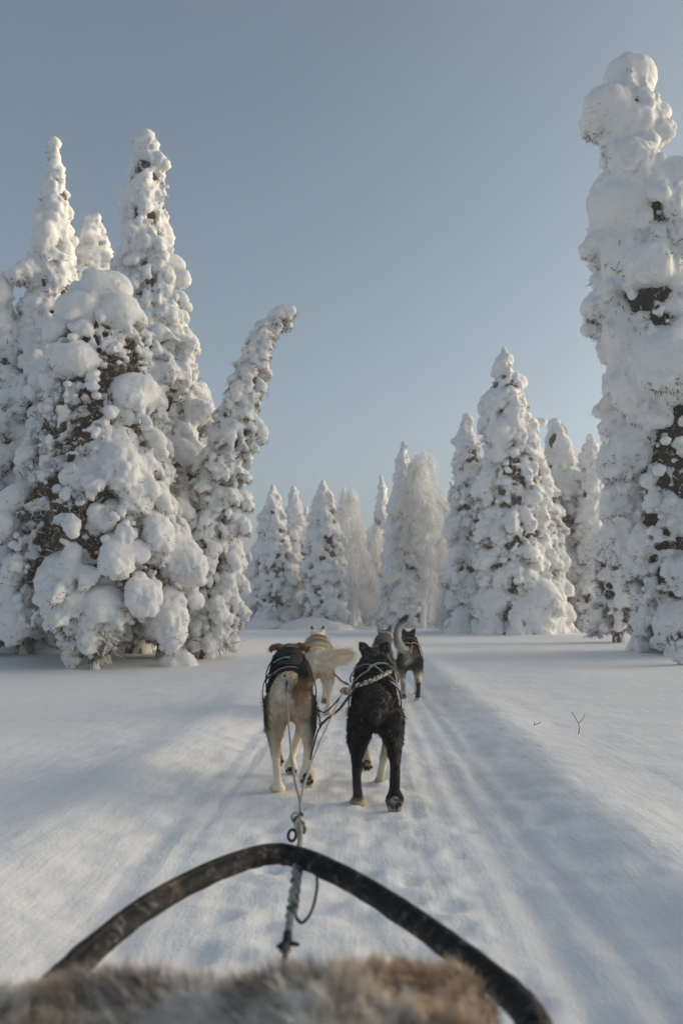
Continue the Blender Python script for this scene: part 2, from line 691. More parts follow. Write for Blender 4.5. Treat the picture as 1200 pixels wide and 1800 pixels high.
    vs = max(1.0, voxel / 0.036)
    wv = V + 0.05 * np.stack([noise(V, 4, seed + 3), noise(V, 4, seed + 4), noise(V, 4, seed + 6)], 1)
    b1, b2, b3 = np.abs(noise(wv, 4.2 / vs, seed)), np.abs(noise(wv, 10.0 / vs, seed + 1)), np.abs(noise(wv, 17.0 / vs, seed + 20))
    cap = sstep(0.25, 0.75, N[:, 2]) * 0.6 + 0.5 * sstep(0.1, 0.5, noise(V, 1.3, seed + 9))
    k = 1 - np.clip(cap, 0, 0.85)
    em = np.zeros(len(V), bool)
    for e in extra:
        em |= (((V - np.array(e[:3])) / (np.array(e[3:6]) * 1.15)) ** 2).sum(1) < 1
    k = np.where(em, k * 0.3, k)
    dsp = k * vs * (0.085 * (np.sqrt(b1 + 0.01) - 0.5) + 0.062 * (np.sqrt(b2 + 0.01) - 0.5) + 0.03 * (np.sqrt(b3 + 0.01) - 0.5)) + 0.008 * noise(V, 22 / vs, seed + 2) + np.where(em, 0.06, 0.045) * noise(V, 2.3, seed + 16)
    V2 = V + N * dsp[:, None]
    snow.vertices.foreach_set('co', V2.astype(np.float32).ravel())
    snow.update()
    # twig tufts in the valleys and on bare undersides
    patch = noise(V, 1.0, seed + 12)
    pw = (np.exp(-(b1 / 0.10) ** 2) + 0.8 * np.exp(-(b2 / 0.09) ** 2)) * (1 - sstep(0.0, 0.45, N[:, 2])) * sstep(-0.55, 0.35, patch + gap - 0.28)
    pw += 1.2 * sstep(0.35, 0.85, -N[:, 2]) * sstep(-0.3, 0.4, patch)
    pw *= sstep(0.05, 0.25, V[:, 2]) * np.where(em & (N[:, 2] > -0.4), 0.06, 1.0)
    nv = int(min(19000, 0.6 * len(V)) * twigs * (1 if voxel < 0.046 else 0.6))
    pk = rng.choice(len(V), nv, p=pw / pw.sum())
    tb.append(V2[pk] - N[pk] * 0.012 * vs + rng.normal(0, 0.012 * vs, (nv, 3)))
    td.append(N[pk] * 0.8 + rng.normal(0, 0.6, (nv, 3)) - np.array([0, 0, 0.35]))
    tl.append(vs * rng.uniform(0.03, 0.085, nv))
    u = rng.random((nv, 1))
    brv = brown * (0.6 + 0.4 * noise(V2[pk], 1.7, seed + 14))[:, None]
    cv = np.where(u < brv, TW_BROWN, np.where(u < brv + (1 - brv) * 0.5, TW_DARK, TW_GREEN)) * rng.uniform(0.6, 1.3, (nv, 1))
    cv = np.where(rng.random((nv, 1)) < 0.25 + frost, TW_FROST * rng.uniform(0.7, 1.1, (nv, 1)), cv)
    tc.append(cv)
    # bare frosted twigs hanging below the crown
    if bare > 0.3:
        nh = 650
        az_ = rng.uniform(0, 6.283, nh)
        rr_ = float(rad(bare + 0.3)) * np.sqrt(rng.random(nh)) * 0.85
        tb.append(np.stack([np.cos(az_) * rr_, np.sin(az_) * rr_, bare + rng.uniform(-0.1, 0.5, nh)], 1) + np.array([1, 1, 0]) * ctr(bare))
        td.append(np.stack([np.cos(az_) * 0.8, np.sin(az_) * 0.8, -0.45 + 0 * az_], 1) + rng.normal(0, 0.55, (nh, 3)))
        tl.append(rng.uniform(0.12, 0.42, nh))
        u = rng.random((nh, 1))
        tc.append(np.where(u < 0.22, TW_BROWN, np.where(u < 0.3, TW_DARK, TW_FROST)) * rng.uniform(0.7, 1.1, (nh, 1)))
    zz = np.linspace(max(bare + 0.25, 0.3), H * 0.93, 70)
    Cs = Soup()
    Cs.tube(ctr(zz), [max(0.015, 0.78 * float(rad(q)) - 0.06) * (0.35 if i == 0 else 1) for i, q in enumerate(zz)], seg=30)
    core = Cs.mesh('crown')
    displace(core, [(3.0, 0.10 * min(1, Rm), seed + 7), (8, 0.07 * min(1, Rm), seed + 8)])
    # needle tufts all over the inner crown
    V, N = verts(core), normals(core)
    qz = np.array([float(rad(v)) for v in V[:, 2]])
    nn = int(17000 * twigs * min(1.0, H * Rm / 6))
    pk = rng.choice(len(V), nn, p=qz / qz.sum())
    jit = rng.normal(0, 1, (nn, 3)) * np.clip(qz[pk] * 0.14, 0.02, 0.12)[:, None]
    tb.append(V[pk] + jit * (1 - 0.5 * np.abs(N[pk])))
    td.append(N[pk] + rng.normal(0, 0.55, (nn, 3)) - np.array([0, 0, 0.45]))
    tl.append(np.clip(qz[pk] * 0.22, 0.04, 0.17) * rng.uniform(0.5, 1.15, nn))
    u = rng.random((nn, 1))
    tuft = noise(V[pk] + jit, 3.0, seed + 15)[:, None]
    brv = brown * (0.6 + 0.4 * noise(V[pk], 1.2, seed + 14))[:, None]
    cv = np.where(u < brv, TW_BROWN, np.where(u < brv + (1 - brv) * 0.5, TW_DARK, TW_GREEN)) * rng.uniform(0.6, 1.3, (nn, 1))
    cv = np.where(rng.random((nn, 1)) < 0.25 + frost + 0.3 * np.clip(tuft, 0, 1), TW_FROST * rng.uniform(0.7, 1.1, (nn, 1)), cv)
    tc.append(cv)
    B, D, L, C = np.concatenate(tb), np.concatenate(td), np.concatenate(tl), np.concatenate(tc)
    ok = B[:, 2] > 0.03
    B, D, L, C = B[ok], D[ok], L[ok], C[ok]
    W = np.clip(L * 0.16, 0.009, 0.018) * max(1.0, voxel / 0.04) * rng.uniform(0.6, 1.2, len(L))
    tw = blade_mesh('twigs', B, D, L, W, C, C * 0.9 + 0.05 * rng.random((len(C), 1)), 0.4, rng, True)
    Ts = Soup()
    zt = np.linspace(-0.25, min(H * 0.5, 3.0), 14)
    tr = 0.05 + 0.016 * H
    Ts.tube(ctr(zt) + 0.012 * rng.normal(size=(14, 3)), [tr * (1 - 0.5 * q / H) * (1.25 if q < 0.1 else 1) for q in zt], seg=14)
    trunk = Ts.mesh('trunk')
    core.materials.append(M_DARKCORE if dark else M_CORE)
    return dict(snow_load=snow, twigs=tw, crown=core, trunk=trunk)


def place_tree(name, ms, loc, label, group=None, rz=0.0, scale=1.0, snow_m=None, cat='tree'):
    e = empty(name, loc, rz)
    e.scale = (scale,) * 3 if np.isscalar(scale) else scale
    tag(e, label, cat, group)
    for part, m in (('trunk', M_BARK), ('crown', M_CORE), ('twigs', M_TWIG), ('snow_load', snow_m or M_TREESNOW)):
        if part in ms:
            o = obj(part, ms[part], None, e)
            if not ms[part].materials:
                ms[part].materials.append(m)
            if part == 'twigs':
                o['kind'] = 'stuff'
    return e


def spruce_px(name, label, Y, spine, hw, group=None, extra=(), sink=0.05, holes=(), **kw):
    """tree given by photo pixels: spine [(px,py)] from base up, hw [(py, half width px)]"""
    bx = at(spine[0][0], 1100, Y)[0]
    z0 = gh(bx, Y) - sink
    bend = [(0, 0, 0)]
    for px, py in spine[1:]:
        p = at(px, py, Y)
        bend.append((p[2] - z0, p[0] - bx, 0))
    H = bend[-1][0]
    pr = []
    for py, w in hw:
        p = at(600, py, Y)
        pr.append((p[2] - z0, w / F * Y))
    ex = []
    for px, py, wx, wz, dy in extra:
        p = at(px, py, Y + dy)
        k = (Y + dy) / F
        ex.append((p[0] - bx, dy, p[2] - z0, wx * k, wx * k * 0.9, wz * k))
    hl = []
    for px, py, r in holes:
        p = at(px, py, Y - 0.8)
        hl.append((p[0] - bx, p[2] - z0, r / F * Y))
    ms = spruce_meshes(H=H - 0.02, prof=pr, bend=bend, extra=ex, holes=hl, **kw)
    sm = kw.get('voxel', 0.035) > 0.05
    return place_tree(name, ms, (bx, Y, z0), label, group, snow_m=M_FARSNOW if sm else M_TREESNOW), ms


GL, GC, GR = 'snow loaded spruces left of the trail', 'snowy trees along the far clearing edge', 'snow loaded spruces right of the trail'

# left group
spruce_px('spruce_tree', 'snowy spruce cut off by the left edge, slim tip, darker lower branches', 17.0, [(-8, 1130), (-5, 800), (4, 478)],
          [(1120, 95), (1000, 90), (850, 75), (700, 52), (600, 34), (540, 22), (490, 9), (478, 5)], GL, seed=11, pbig=0.1, ps=0.14, voxel=0.055, gap=0.38, brown=0.35)
spruce_px('spruce_tree', 'tall pointed snowy spruce, leftmost of the high spires, smooth round clumps', 17.5, [(95, 1130), (95, 700), (92, 450), (98, 247)],
          [(1120, 130), (900, 115), (700, 92), (600, 70), (500, 42), (420, 36), (340, 27), (290, 13), (262, 7), (247, 6)], GL, seed=12, ps=0.15, voxel=0.05, gap=0.25, brown=0.5, pbig=0.14)
spruce_px('spruce_tree', 'short bumpy snowy spire between the two tall left spires', 18.5, [(170, 1130), (168, 700), (166, 378)],
          [(1120, 110), (800, 90), (600, 62), (500, 42), (430, 30), (395, 18), (378, 12)], GL, seed=13, pbig=0.1, ps=0.12, voxel=0.06, gap=0.25, brown=0.5)
spruce_px('spruce_tree', 'tallest snowy spruce of the left group with a crooked knobbly top', 16.2, [(243, 1152), (275, 950), (292, 800), (270, 550), (253, 380), (262, 300), (258, 238)],
          [(1150, 60), (1060, 105), (950, 112), (820, 95), (700, 84), (600, 64), (500, 52), (420, 41), (330, 36), (280, 26), (262, 15), (238, 17)], GL, seed=14, ps=0.135, voxel=0.037, bare=0.9, gap=0.32, brown=0.85, pbig=0.14,
          extra=[(308, 465, 22, 18, 0), (322, 488, 14, 20, 0), (250, 250, 16, 10, 0)])
spruce_px('spruce_tree', 'broad front spruce with huge rounded snow pillows, nearest of the left group', 13.8, [(178, 1160), (178, 900), (180, 700), (176, 480)],
          [(1150, 110), (1080, 150), (960, 160), (850, 140), (740, 118), (650, 98), (580, 84), (530, 68), (495, 42), (480, 22)], GL, seed=15, ps=0.15, voxel=0.035, bare=0.9, gap=0.36, brown=0.7, pbig=0.16,
          holes=[(165, 572, 16), (250, 620, 22), (150, 690, 26), (205, 700, 22), (178, 955, 24), (120, 870, 26), (245, 905, 36), (60, 905, 46), (20, 830, 46), (255, 1010, 32), (100, 1050, 34), (180, 790, 16), (300, 880, 20)],
          extra=[(188, 508, 46, 32, -.3), (145, 545, 46, 32, -.35), (212, 548, 34, 34, -.4), (135, 632, 44, 30, -.7), (235, 685, 42, 34, -.5), (205, 830, 34, 36, -.8)])
spruce_px('spruce_tree', 'leaning snowy spruce with its tip bowed over to the right', 14.8, [(362, 1140), (372, 950), (392, 820), (425, 700), (447, 620), (470, 565), (495, 545), (515, 548)],
          [(1130, 38), (1050, 62), (950, 52), (850, 44), (760, 40), (700, 36), (640, 30), (590, 24), (560, 18), (548, 13)], GL, seed=16, ps=0.1, voxel=0.031, bare=0.35, pbig=0.0, gap=0.27, brown=0.8,
          extra=[(510, 546, 13, 11, 0), (498, 545, 15, 12, 0), (484, 553, 16, 13, 0), (471, 572, 16, 15, 0), (460, 596, 17, 17, 0)])
spruce_px('young_spruce', 'small snow cloaked young spruce standing before the broad front spruce', 13.0, [(170, 1163), (168, 1060), (164, 968)],
          [(1150, 18), (1100, 40), (1040, 44), (1000, 34), (975, 18), (968, 12)], GL, seed=17, ps=0.14, voxel=0.03, bare=0.46, gap=0.2, brown=0.4)
spruce_px('young_spruce', 'low snowy spruce with bare hanging twigs at the left edge', 15.5, [(40, 1140), (35, 1000), (30, 860)],
          [(1130, 60), (1060, 80), (980, 70), (900, 45), (870, 20)], GL, seed=18, pbig=0.1, ps=0.13, voxel=0.042, bare=0.5, gap=0.36, brown=0.3)
spruce_px('young_spruce', 'dense low snowy spruce under the tallest left spire, beside a bare trunk', 15.0, [(285, 1145), (282, 1000), (275, 900)],
          [(1135, 60), (1080, 75), (1000, 62), (930, 36), (900, 16)], GL, seed=19, pbig=0.1, ps=0.12, voxel=0.038, bare=0.5, gap=0.3, brown=0.7)

# far clearing edge
far_specs = [
    ('pointed snowy spruce, first of three slim spires beyond the clearing', 40, [(478, 1092), (478, 980), (480, 855)], [(1092, 48), (1000, 42), (940, 28), (890, 16), (862, 6), (855, 4)], 31),
    ('pointed snowy spruce, middle of three slim spires beyond the clearing', 42, [(522, 1092), (520, 980), (517, 858)], [(1092, 46), (1000, 40), (940, 25), (890, 13), (865, 5), (858, 4)], 32),
    ('thickset snowy spruce, third and widest of the spires beyond the clearing', 39, [(570, 1092), (569, 980), (567, 846)], [(1092, 38), (1000, 33), (930, 27), (880, 18), (855, 8), (846, 5)], 33),
    ('small faint snowy spruce next to the bowed tree, beyond the clearing', 52, [(437, 1092), (437, 1040), (438, 975)], [(1092, 26), (1040, 18), (1000, 9), (975, 3)], 34),
    ('tall slim spruce just behind the frosted birch in the far centre', 38, [(708, 1092), (708, 950), (708, 780)], [(1092, 40), (1000, 36), (930, 30), (860, 19), (810, 10), (785, 4), (780, 3)], 35),
]
for lab, Y, sp, hw, sd in far_specs:
    spruce_px('spruce_tree', lab, Y, sp, hw, GC, seed=sd, ps=0.155, voxel=0.052, gap=0.27, brown=0.75, twigs=0.7, frost=0.15)

# right group
spruce_px('spruce_tree', 'slim snowy spruce with warm brown twigs, first right of the far birch', 30, [(828, 1100), (826, 950), (822, 840), (819, 735)],
          [(1100, 36), (1000, 36), (900, 36), (840, 30), (790, 24), (760, 12), (735, 7)], GR, seed=41, pbig=0.1, frost=0.0, ps=0.16, voxel=0.048, gap=0.32, brown=0.85, twigs=0.8)
spruce_px('spruce_tree', 'tallest spruce of the right middle group with heavy slumped pillows', 28, [(905, 1105), (900, 900), (895, 760), (885, 612)],
          [(1105, 62), (1000, 60), (900, 56), (820, 50), (740, 42), (690, 34), (660, 20), (630, 9), (612, 4)], GR, seed=42, frost=0.0, ps=0.19, voxel=0.05, gap=0.3, brown=0.75, pbig=0.16,
          extra=[(908, 672, 18, 16, 0), (935, 745, 14, 9, 0), (952, 742, 11, 8, 0)])
spruce_px('spruce_tree', 'snowy spruce leaning on the right side of the tallest middle spruce', 29, [(960, 1105), (945, 950), (930, 760)],
          [(1105, 42), (1000, 42), (900, 40), (830, 30), (780, 18), (760, 8)], GR, seed=43, pbig=0.1, frost=0.0, ps=0.16, voxel=0.05, gap=0.32, brown=0.9, twigs=0.8)
spruce_px('spruce_tree', 'blunt topped snowy spruce right of the tallest middle spruce', 31, [(990, 1105), (985, 900), (976, 740)],
          [(1105, 46), (1000, 44), (920, 42), (850, 34), (790, 26), (755, 14), (740, 11)], GR, seed=44, pbig=0.1, frost=0.0, ps=0.17, voxel=0.05, gap=0.32, brown=0.8, twigs=0.8)
spruce_px('spruce_tree', 'narrow column shaped snowy spruce with dark notches', 30, [(1045, 1105), (1040, 900), (1036, 772)],
          [(1105, 40), (1000, 30), (900, 24), (840, 22), (800, 18), (772, 11)], GR, seed=45, pbig=0.1, frost=0.0, ps=0.15, voxel=0.05, gap=0.34, brown=0.3, twigs=0.8)
spruce_px('spruce_tree', 'thin snowy spire half hidden behind the huge near spruce', 32, [(1070, 1105), (1070, 900), (1068, 712)],
          [(1105, 40), (950, 30), (850, 20), (780, 14), (740, 10), (712, 7)], GR, seed=46, pbig=0.1, frost=0.0, ps=0.15, voxel=0.05, gap=0.28, brown=0.5, twigs=0.8)
spruce_px('spruce_tree', 'drooping dark notched spruce between the middle group and the huge near spruce', 20, [(1085, 1112), (1085, 980), (1092, 830)],
          [(1112, 42), (1040, 46), (980, 42), (900, 30), (850, 16), (830, 8)], GR, seed=47, pbig=0.1, ps=0.14, voxel=0.042, bare=0.5, gap=0.38, brown=0.4)
spruce_px('spruce_tree', 'huge near spruce buried in giant smooth snow masses at the right edge', 15.5, [(1215, 1140), (1205, 950), (1185, 800), (1165, 650), (1135, 500), (1125, 340), (1108, 270), (1100, 180), (1105, 105)],
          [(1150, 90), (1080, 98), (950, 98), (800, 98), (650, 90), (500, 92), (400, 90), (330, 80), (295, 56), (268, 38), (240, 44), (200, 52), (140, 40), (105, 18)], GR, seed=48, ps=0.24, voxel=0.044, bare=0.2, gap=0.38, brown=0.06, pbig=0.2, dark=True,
          holes=[(1185, 510, 48), (1150, 565, 30), (1078, 595, 26), (1188, 745, 42), (1110, 880, 22), (1178, 900, 34), (1130, 1070, 34), (1165, 960, 26), (1190, 1060, 40), (1105, 268, 34)],
          extra=[(1108, 140, 50, 46, 0), (1070, 192, 50, 46, -.1), (1142, 208, 34, 36, .1), (1108, 218, 46, 36, -.2), (1160, 335, 80, 55, -.2), (1098, 362, 56, 56, -.3), (1098, 455, 46, 60, -.2), (1140, 468, 46, 44, -.7), (1090, 570, 36, 56, -.1),
                 (1180, 640, 66, 62, -.8), (1108, 690, 36, 44, -.2), (1210, 320, 60, 50, .3)])
spruce_px('young_spruce', 'knee high snow capped sapling at the right edge, in front of the huge near spruce', 13.0, [(1203, 1165), (1201, 1135), (1200, 1112)],
          [(1160, 14), (1140, 15), (1120, 11), (1112, 8)], GR, seed=49, ps=0.09, voxel=0.02, bare=0.05, gap=0.2, brown=0.2)


# ------------------------------------------------------------------ frosted birches
def birch_meshes(seed, H, prof, lean=0.0, strands=9000):
    rng = np.random.default_rng(seed)
    prof = np.array(sorted(prof), float)
    rad = lambda z: np.interp(z, prof[:, 0], prof[:, 1])
    Ts = Soup()
    zt = np.linspace(-0.3, H * 0.96, 24)
    cx = lambda z: lean * (z / H) ** 2 + 0.10 * np.sin(z * 1.1 + seed)
    cy = lambda z: 0.08 * np.cos(z * 0.9 + seed)
    Ts.tube(np.stack([cx(zt), cy(zt), zt], 1), [0.12 * (1 - 0.9 * max(0, q) / H) + 0.01 for q in zt], seg=10)
    Bs = Soup()
    tb, td, tl, tc = [], [], [], []
    nb = 110
    snow = Soup()
    for k in range(nb):
        z0 = H * (0.18 + 0.80 * (k + rng.random()) / nb)
        az = rng.uniform(0, 6.283)
        L = float(rad(z0)) * rng.uniform(0.6, 1.1) + 0.05
        up = rng.uniform(0.15, 0.45) * L
        o = np.array([math.cos(az), math.sin(az), 0])
        root = np.array([cx(z0), cy(z0), z0])
        pts = spline([root, root + o * L * 0.45 + [0, 0, up], root + o * L * 0.85 + [0, 0, up * 0.5], root + o * L * 1.02 - [0, 0, up * 1.2 + 0.2]], 10)
        Bs.tube(pts, np.linspace(0.028, 0.012, 10), seg=5, caps=False)
        ns = max(20, int(strands / nb * (0.4 + L)))
        f = rng.uniform(0.2, 1, ns) ** 0.7
        ii = np.clip((f * 9).astype(int), 0, 8)
        B = pts[ii] + (pts[ii + 1] - pts[ii]) * (f * 9 - ii)[:, None] + rng.normal(0, 0.06, (ns, 3))
        D = o * 0.25 + np.array([0, 0, -1.0]) + rng.normal(0, 0.45, (ns, 3))
        tb.append(B)
        td.append(D)
        tl.append(rng.uniform(0.15, 0.75, ns) * min(1, 0.5 + L))
        u = rng.random((ns, 1))
        c = np.where(u < 0.03, np.array([0.34, 0.27, 0.21]), np.where(u < 0.12, np.array([0.78, 0.75, 0.72]), np.array([0.92, 0.92, 0.92])))
        tc.append(c * rng.uniform(0.85, 1.05, (ns, 1)))
    B, D, L, C = map(np.concatenate, (tb, td, tl, tc))
    W = rng.uniform(0.010, 0.022, len(L))
    tw = blade_mesh('twigs', B, D, L, W, C, C, 0.35, rng, True)
    br = Bs.mesh('branches')
    return dict(trunk=Ts.mesh('trunk'), branches=br, twigs=tw)


M_FROSTWOOD = plain('frosted_birch_wood', (0.70, 0.67, 0.64), (0.90, 0.90, 0.90), 6, 0.9, 0.1, 0.5, 0.02, lo=0.25, hi=0.38)


def place_birch(ms, loc, label, rz=0, scale=1.0, group=None):
    e = empty('birch_tree', loc, rz)
    e.scale = (scale,) * 3
    tag(e, label, 'tree', group)
    for part, m in (('trunk', M_FROSTWOOD), ('branches', M_FROSTWOOD), ('twigs', M_RIME)):
        if not ms[part].materials:
            ms[part].materials.append(m)
        o = obj(part, ms[part], None, e)
        if part == 'twigs':
            o['kind'] = 'stuff'
    return e


def birch_px(label, Y, px, top, hw, seed, lean=0.0, strands=9000):
    bx = at(px, 1100, Y)[0]
    z0 = gh(bx, Y) - 0.05
    H = at(px, top, Y)[2] - z0
    pr = [(at(600, py, Y)[2] - z0, w / F * Y) for py, w in hw]
    ms = birch_meshes(seed, H, pr, lean, strands)
    place_birch(ms, (bx, Y, z0), label, group=GC)
    return ms


birchA = birch_px('wide frosted birch with a curtain of hanging white twigs, far centre', 37, 748, 793, [(1095, 56), (1000, 62), (930, 54), (870, 42), (820, 26), (800, 14)], 61, -0.1, 8500)
birchB = birch_px('pale frosted birch between the slim spires and the far centre spruce', 43, 622, 860, [(1095, 44), (1020, 44), (950, 32), (900, 22), (870, 14)], 62, -0.35, 6000)
birchC = birch_px('short rounded frosted birch left of the far centre spruce, warm lit', 45, 655, 925, [(1095, 30), (1040, 32), (980, 22), (940, 12)], 63, 0.1, 5000)
birchD = birch_px('low frosted birch thicket between the right middle spruces', 33, 1015, 945, [(1100, 42), (1040, 42), (990, 30), (955, 14)], 64, 0.0, 6000)
birchE = birch_px('low arching frosted birch in front of the slim right spruce', 31, 800, 1010, [(1100, 30), (1060, 28), (1030, 16)], 65, 0.15, 4000)

# trees filling the forest behind
bgA = spruce_meshes(71, 7.2, [(0, 1.25), (2, 1.1), (4, 0.75), (6, 0.35), (7.2, 0.06)], [(0, 0, 0), (7.2, 0.1, 0)], ps=0.26, voxel=0.08, gap=0.12, brown=0.6, twigs=0.5, frost=0.3)
bgB = spruce_meshes(72, 5.2, [(0, 1.1), (1.5, 1.0), (3, 0.65), (4.5, 0.25), (5.2, 0.05)], [(0, 0, 0), (5.2, -0.15, 0)], ps=0.24, voxel=0.08, gap=0.12, brown=0.6, twigs=0.5, frost=0.3)
bgC = spruce_meshes(73, 7.6, [(0, 0.75), (2, 0.7), (4, 0.5), (6, 0.26), (7.6, 0.05)], [(0, 0, 0), (7.6, 0.15, 0)], ps=0.17, voxel=0.07, gap=0.2, brown=0.7, twigs=0.5, frost=0.1)
rb = np.random.default_rng(5)
for px, Y, k, s, side, lab in [
        (448, 56, 1, .80, 'centre', 'small snowy spruce between the faint small spruce and the first slim spire'),
        (500, 54, 1, .90, 'centre', 'snowy spruce showing in the gap between the first two slim spires'),
        (545, 57, 1, .85, 'centre', 'snowy spruce showing between the middle slim spire and the thickset one'),
        (592, 53, 0, .70, 'centre', 'snowy spruce tucked behind the gap left of the pale birch'),
        (640, 55, 1, .95, 'centre', 'snowy spruce behind the pale birch and the short rounded birch'),
        (684, 52, 1, 1.0, 'centre', 'snowy spruce peeking out left of the far centre spruce'),
        (785, 50, 1, 1.05, 'right', 'snowy spruce peeking out on the right of the wide frosted birch'),
        (855, 44, 1, 1.05, 'right', 'snowy spruce in the gap left of the tallest middle spruce'),
        (1010, 46, 0, .90, 'right', 'snowy spruce in the gap between the blunt topped spruce and the column shaped one'),
        (1060, 42, 1, 1.0, 'right', 'snowy spruce low behind the column shaped spruce'),
        (1112, 40, 0, .95, 'right', 'snowy spruce deep behind the drooping spruce near the right edge'),
        (463, 50, 2, .72, 'centre', 'thin snowy spire just left of the first slim spire'),
        (540, 48, 2, .70, 'centre', 'thin snowy spire in the gap before the thickset spire'),
        (600, 47, 2, .80, 'centre', 'thin snowy spire rising beside the pale birch on its left'),
        (668, 46, 2, .85, 'centre', 'thin snowy spire between the short rounded birch and the far centre spruce'),
        (795, 43, 2, .85, 'right', 'thin snowy spire left of the slim spruce with warm brown twigs'),
        (862, 40, 2, .95, 'right', 'thin snowy spire between the slim spruce and the tallest middle spruce'),
        (1012, 38, 2, .90, 'right', 'thin snowy spire left of the column shaped spruce'),
        (415, 52, 1, .85, 'left', 'snowy spruce in the distance just right of the bowed spruce'),
        (-40, 28, 0, .95, 'left', 'snowy spruce behind the one cut off by the left edge'),
        (40, 27, 1, 1.0, 'left', 'snowy spruce deep behind the leftmost high spire')]:
    x = at(px, 1100, Y)[0]
    place_tree('background_spruce', (bgA, bgB, bgC)[k], (x, Y, gh(x, Y) - 0.05), lab, 'spruces of the forest behind, ' + side, rz=rb.uniform(0, 6.28), scale=s * (1.25 if side == 'centre' else 1.12), snow_m=M_FARSNOW)

# ------------------------------------------------------------------ snow mounds and bushes at the forest edge
def mound(label, px, Y, rx, rz, seed, name='snow_mound'):
    S = Soup()
    rng = np.random.default_rng(seed)
    S.ball((0, 0, 0), (rx, rx * 0.7, rz), ICO3)
    for j in range(9):
        a = rng.uniform(0, 6.28)
        r = rx * rng.uniform(0.3, 0.5)
        S.ball((math.cos(a) * rx * 0.75, math.sin(a) * rx * 0.5, rz * rng.uniform(-0.05, 0.35)), (r, r, r * rz / rx * 0.9), ICO2)
    me = remesh(S, 0.05 if Y > 25 else 0.03, 3, 0.5, 'snow_mound')
    displace(me, [(3, 0.03, seed), (8, 0.015, seed + 1)])
    x = at(px, 1100, Y)[0]
    tag(obj(name, me, M_FARSNOW, None, (x, Y, gh(x, Y) - 0.02)), label, 'snow mound')


mound('smooth snow mound sloping between the far slim spires', 548, 37, 1.3, 0.5, 81)
mound('low snow mound below the thickset far spire', 585, 35, 0.7, 0.35, 82)
mound('low snow heap at the foot of the bowed spruce', 318, 13.6, 0.28, 0.24, 83)
mound('snow heap at the foot of the slim spruce right of the birch', 812, 29, 0.6, 0.4, 84)
mound('low snow heap before the first far spire', 460, 38, 0.9, 0.4, 85)


def dry_twig(label, px, py, Y, h, seed):
    rng = np.random.default_rng(seed)
    p = at(px, py, Y)
    S = Soup()
    z = gh(p[0], Y) - 0.03
    pts = spline([(0, 0, 0), (0.01, 0, h * 0.5), (-0.02 * rng.normal(), 0, h)], 8)
    S.tube(pts, np.linspace(0.004, 0.002, 8), seg=5)
    S.tube(spline([pts[4], pts[4] + [0.03, 0, h * 0.15], pts[4] + [0.05, 0, h * 0.35]], 5), np.linspace(0.003, 0.0015, 5), seg=5)
    tag(obj('dry_twig', S.mesh('dry_twig'), M_BROWNTWIG, None, (p[0], Y, z)), label, 'twig')


M_BROWNTWIG = plain('dry_stem', (0.16, 0.11, 0.07), (0.3, 0.24, 0.18), 20, 0.9)
dry_twig('forked dry stem poking out of the snow field on the right', 1014, 1262, 6.4, 0.19, 3)
dry_twig('thin bent dry stem lying low in the right snow field', 935, 1230, 6.8, 0.06, 4)


# ------------------------------------------------------------------ sled dogs
def lerp_rows(rows, y):
    rows = np.array(rows, float)
    return [np.interp(y, rows[:, 0], rows[:, i]) for i in range(1, rows.shape[1])]


def hind_leg(S, side, foot, lift, k=1.0):
    """foot: (x, y, z) of the paw centre; lift: 0 planted .. 1 pad turned up to the rear"""
    fx, fy, fz = foot
    hip = np.array([side * 0.064, 0.07, 0.47])
    knee = np.array([side * 0.090 + (fx - side * 0.085) * 0.35, 0.15 + fy * 0.35, 0.315 + fz * 0.35])
    hock = np.array([side * 0.09 + (fx - side * 0.085) * 0.8, -0.055 + fy * 0.8, 0.175 + fz * 0.9])
    ank = np.array([fx, -0.035 + fy - 0.01 * lift, 0.055 + fz + 0.01 * lift])
    paw = np.array([fx, 0.02 + fy, 0.026 + fz]) * (1 - lift) + (ank + [0, -0.006, -0.036]) * lift
    toe = np.array([fx, 0.06 + fy, 0.022 + fz]) * (1 - lift) + (ank + [0, -0.012, -0.070]) * lift
    pts = spline([hip, knee, hock, ank], 13)
    rs = np.interp(np.linspace(0, 3, 13), [0, 0.45, 1, 1.45, 2, 2.4, 3], [0.070, 0.068, 0.051, 0.034, 0.0235, 0.0235, 0.027]) * k
    S.tube(pts, [(r, r * (1.35 if i < 5 else 1.1)) for i, r in enumerate(rs)], seg=14)
    S.ball(hock + [0, -0.012, 0.012], (0.022, 0.022, 0.028), ICO2)
    S.tube([ank, paw, toe], [0.031 * k, (0.048 * k, 0.031), (0.041 * k, 0.023)], seg=12)
    for t in (-1.5, -0.5, 0.5, 1.5):
        S.ball(toe + [t * 0.016, 0.012 * (1 - lift) - abs(t) * 0.006, -0.002 - 0.012 * lift], (0.011, 0.018, 0.014), ICO2)
    return paw, toe


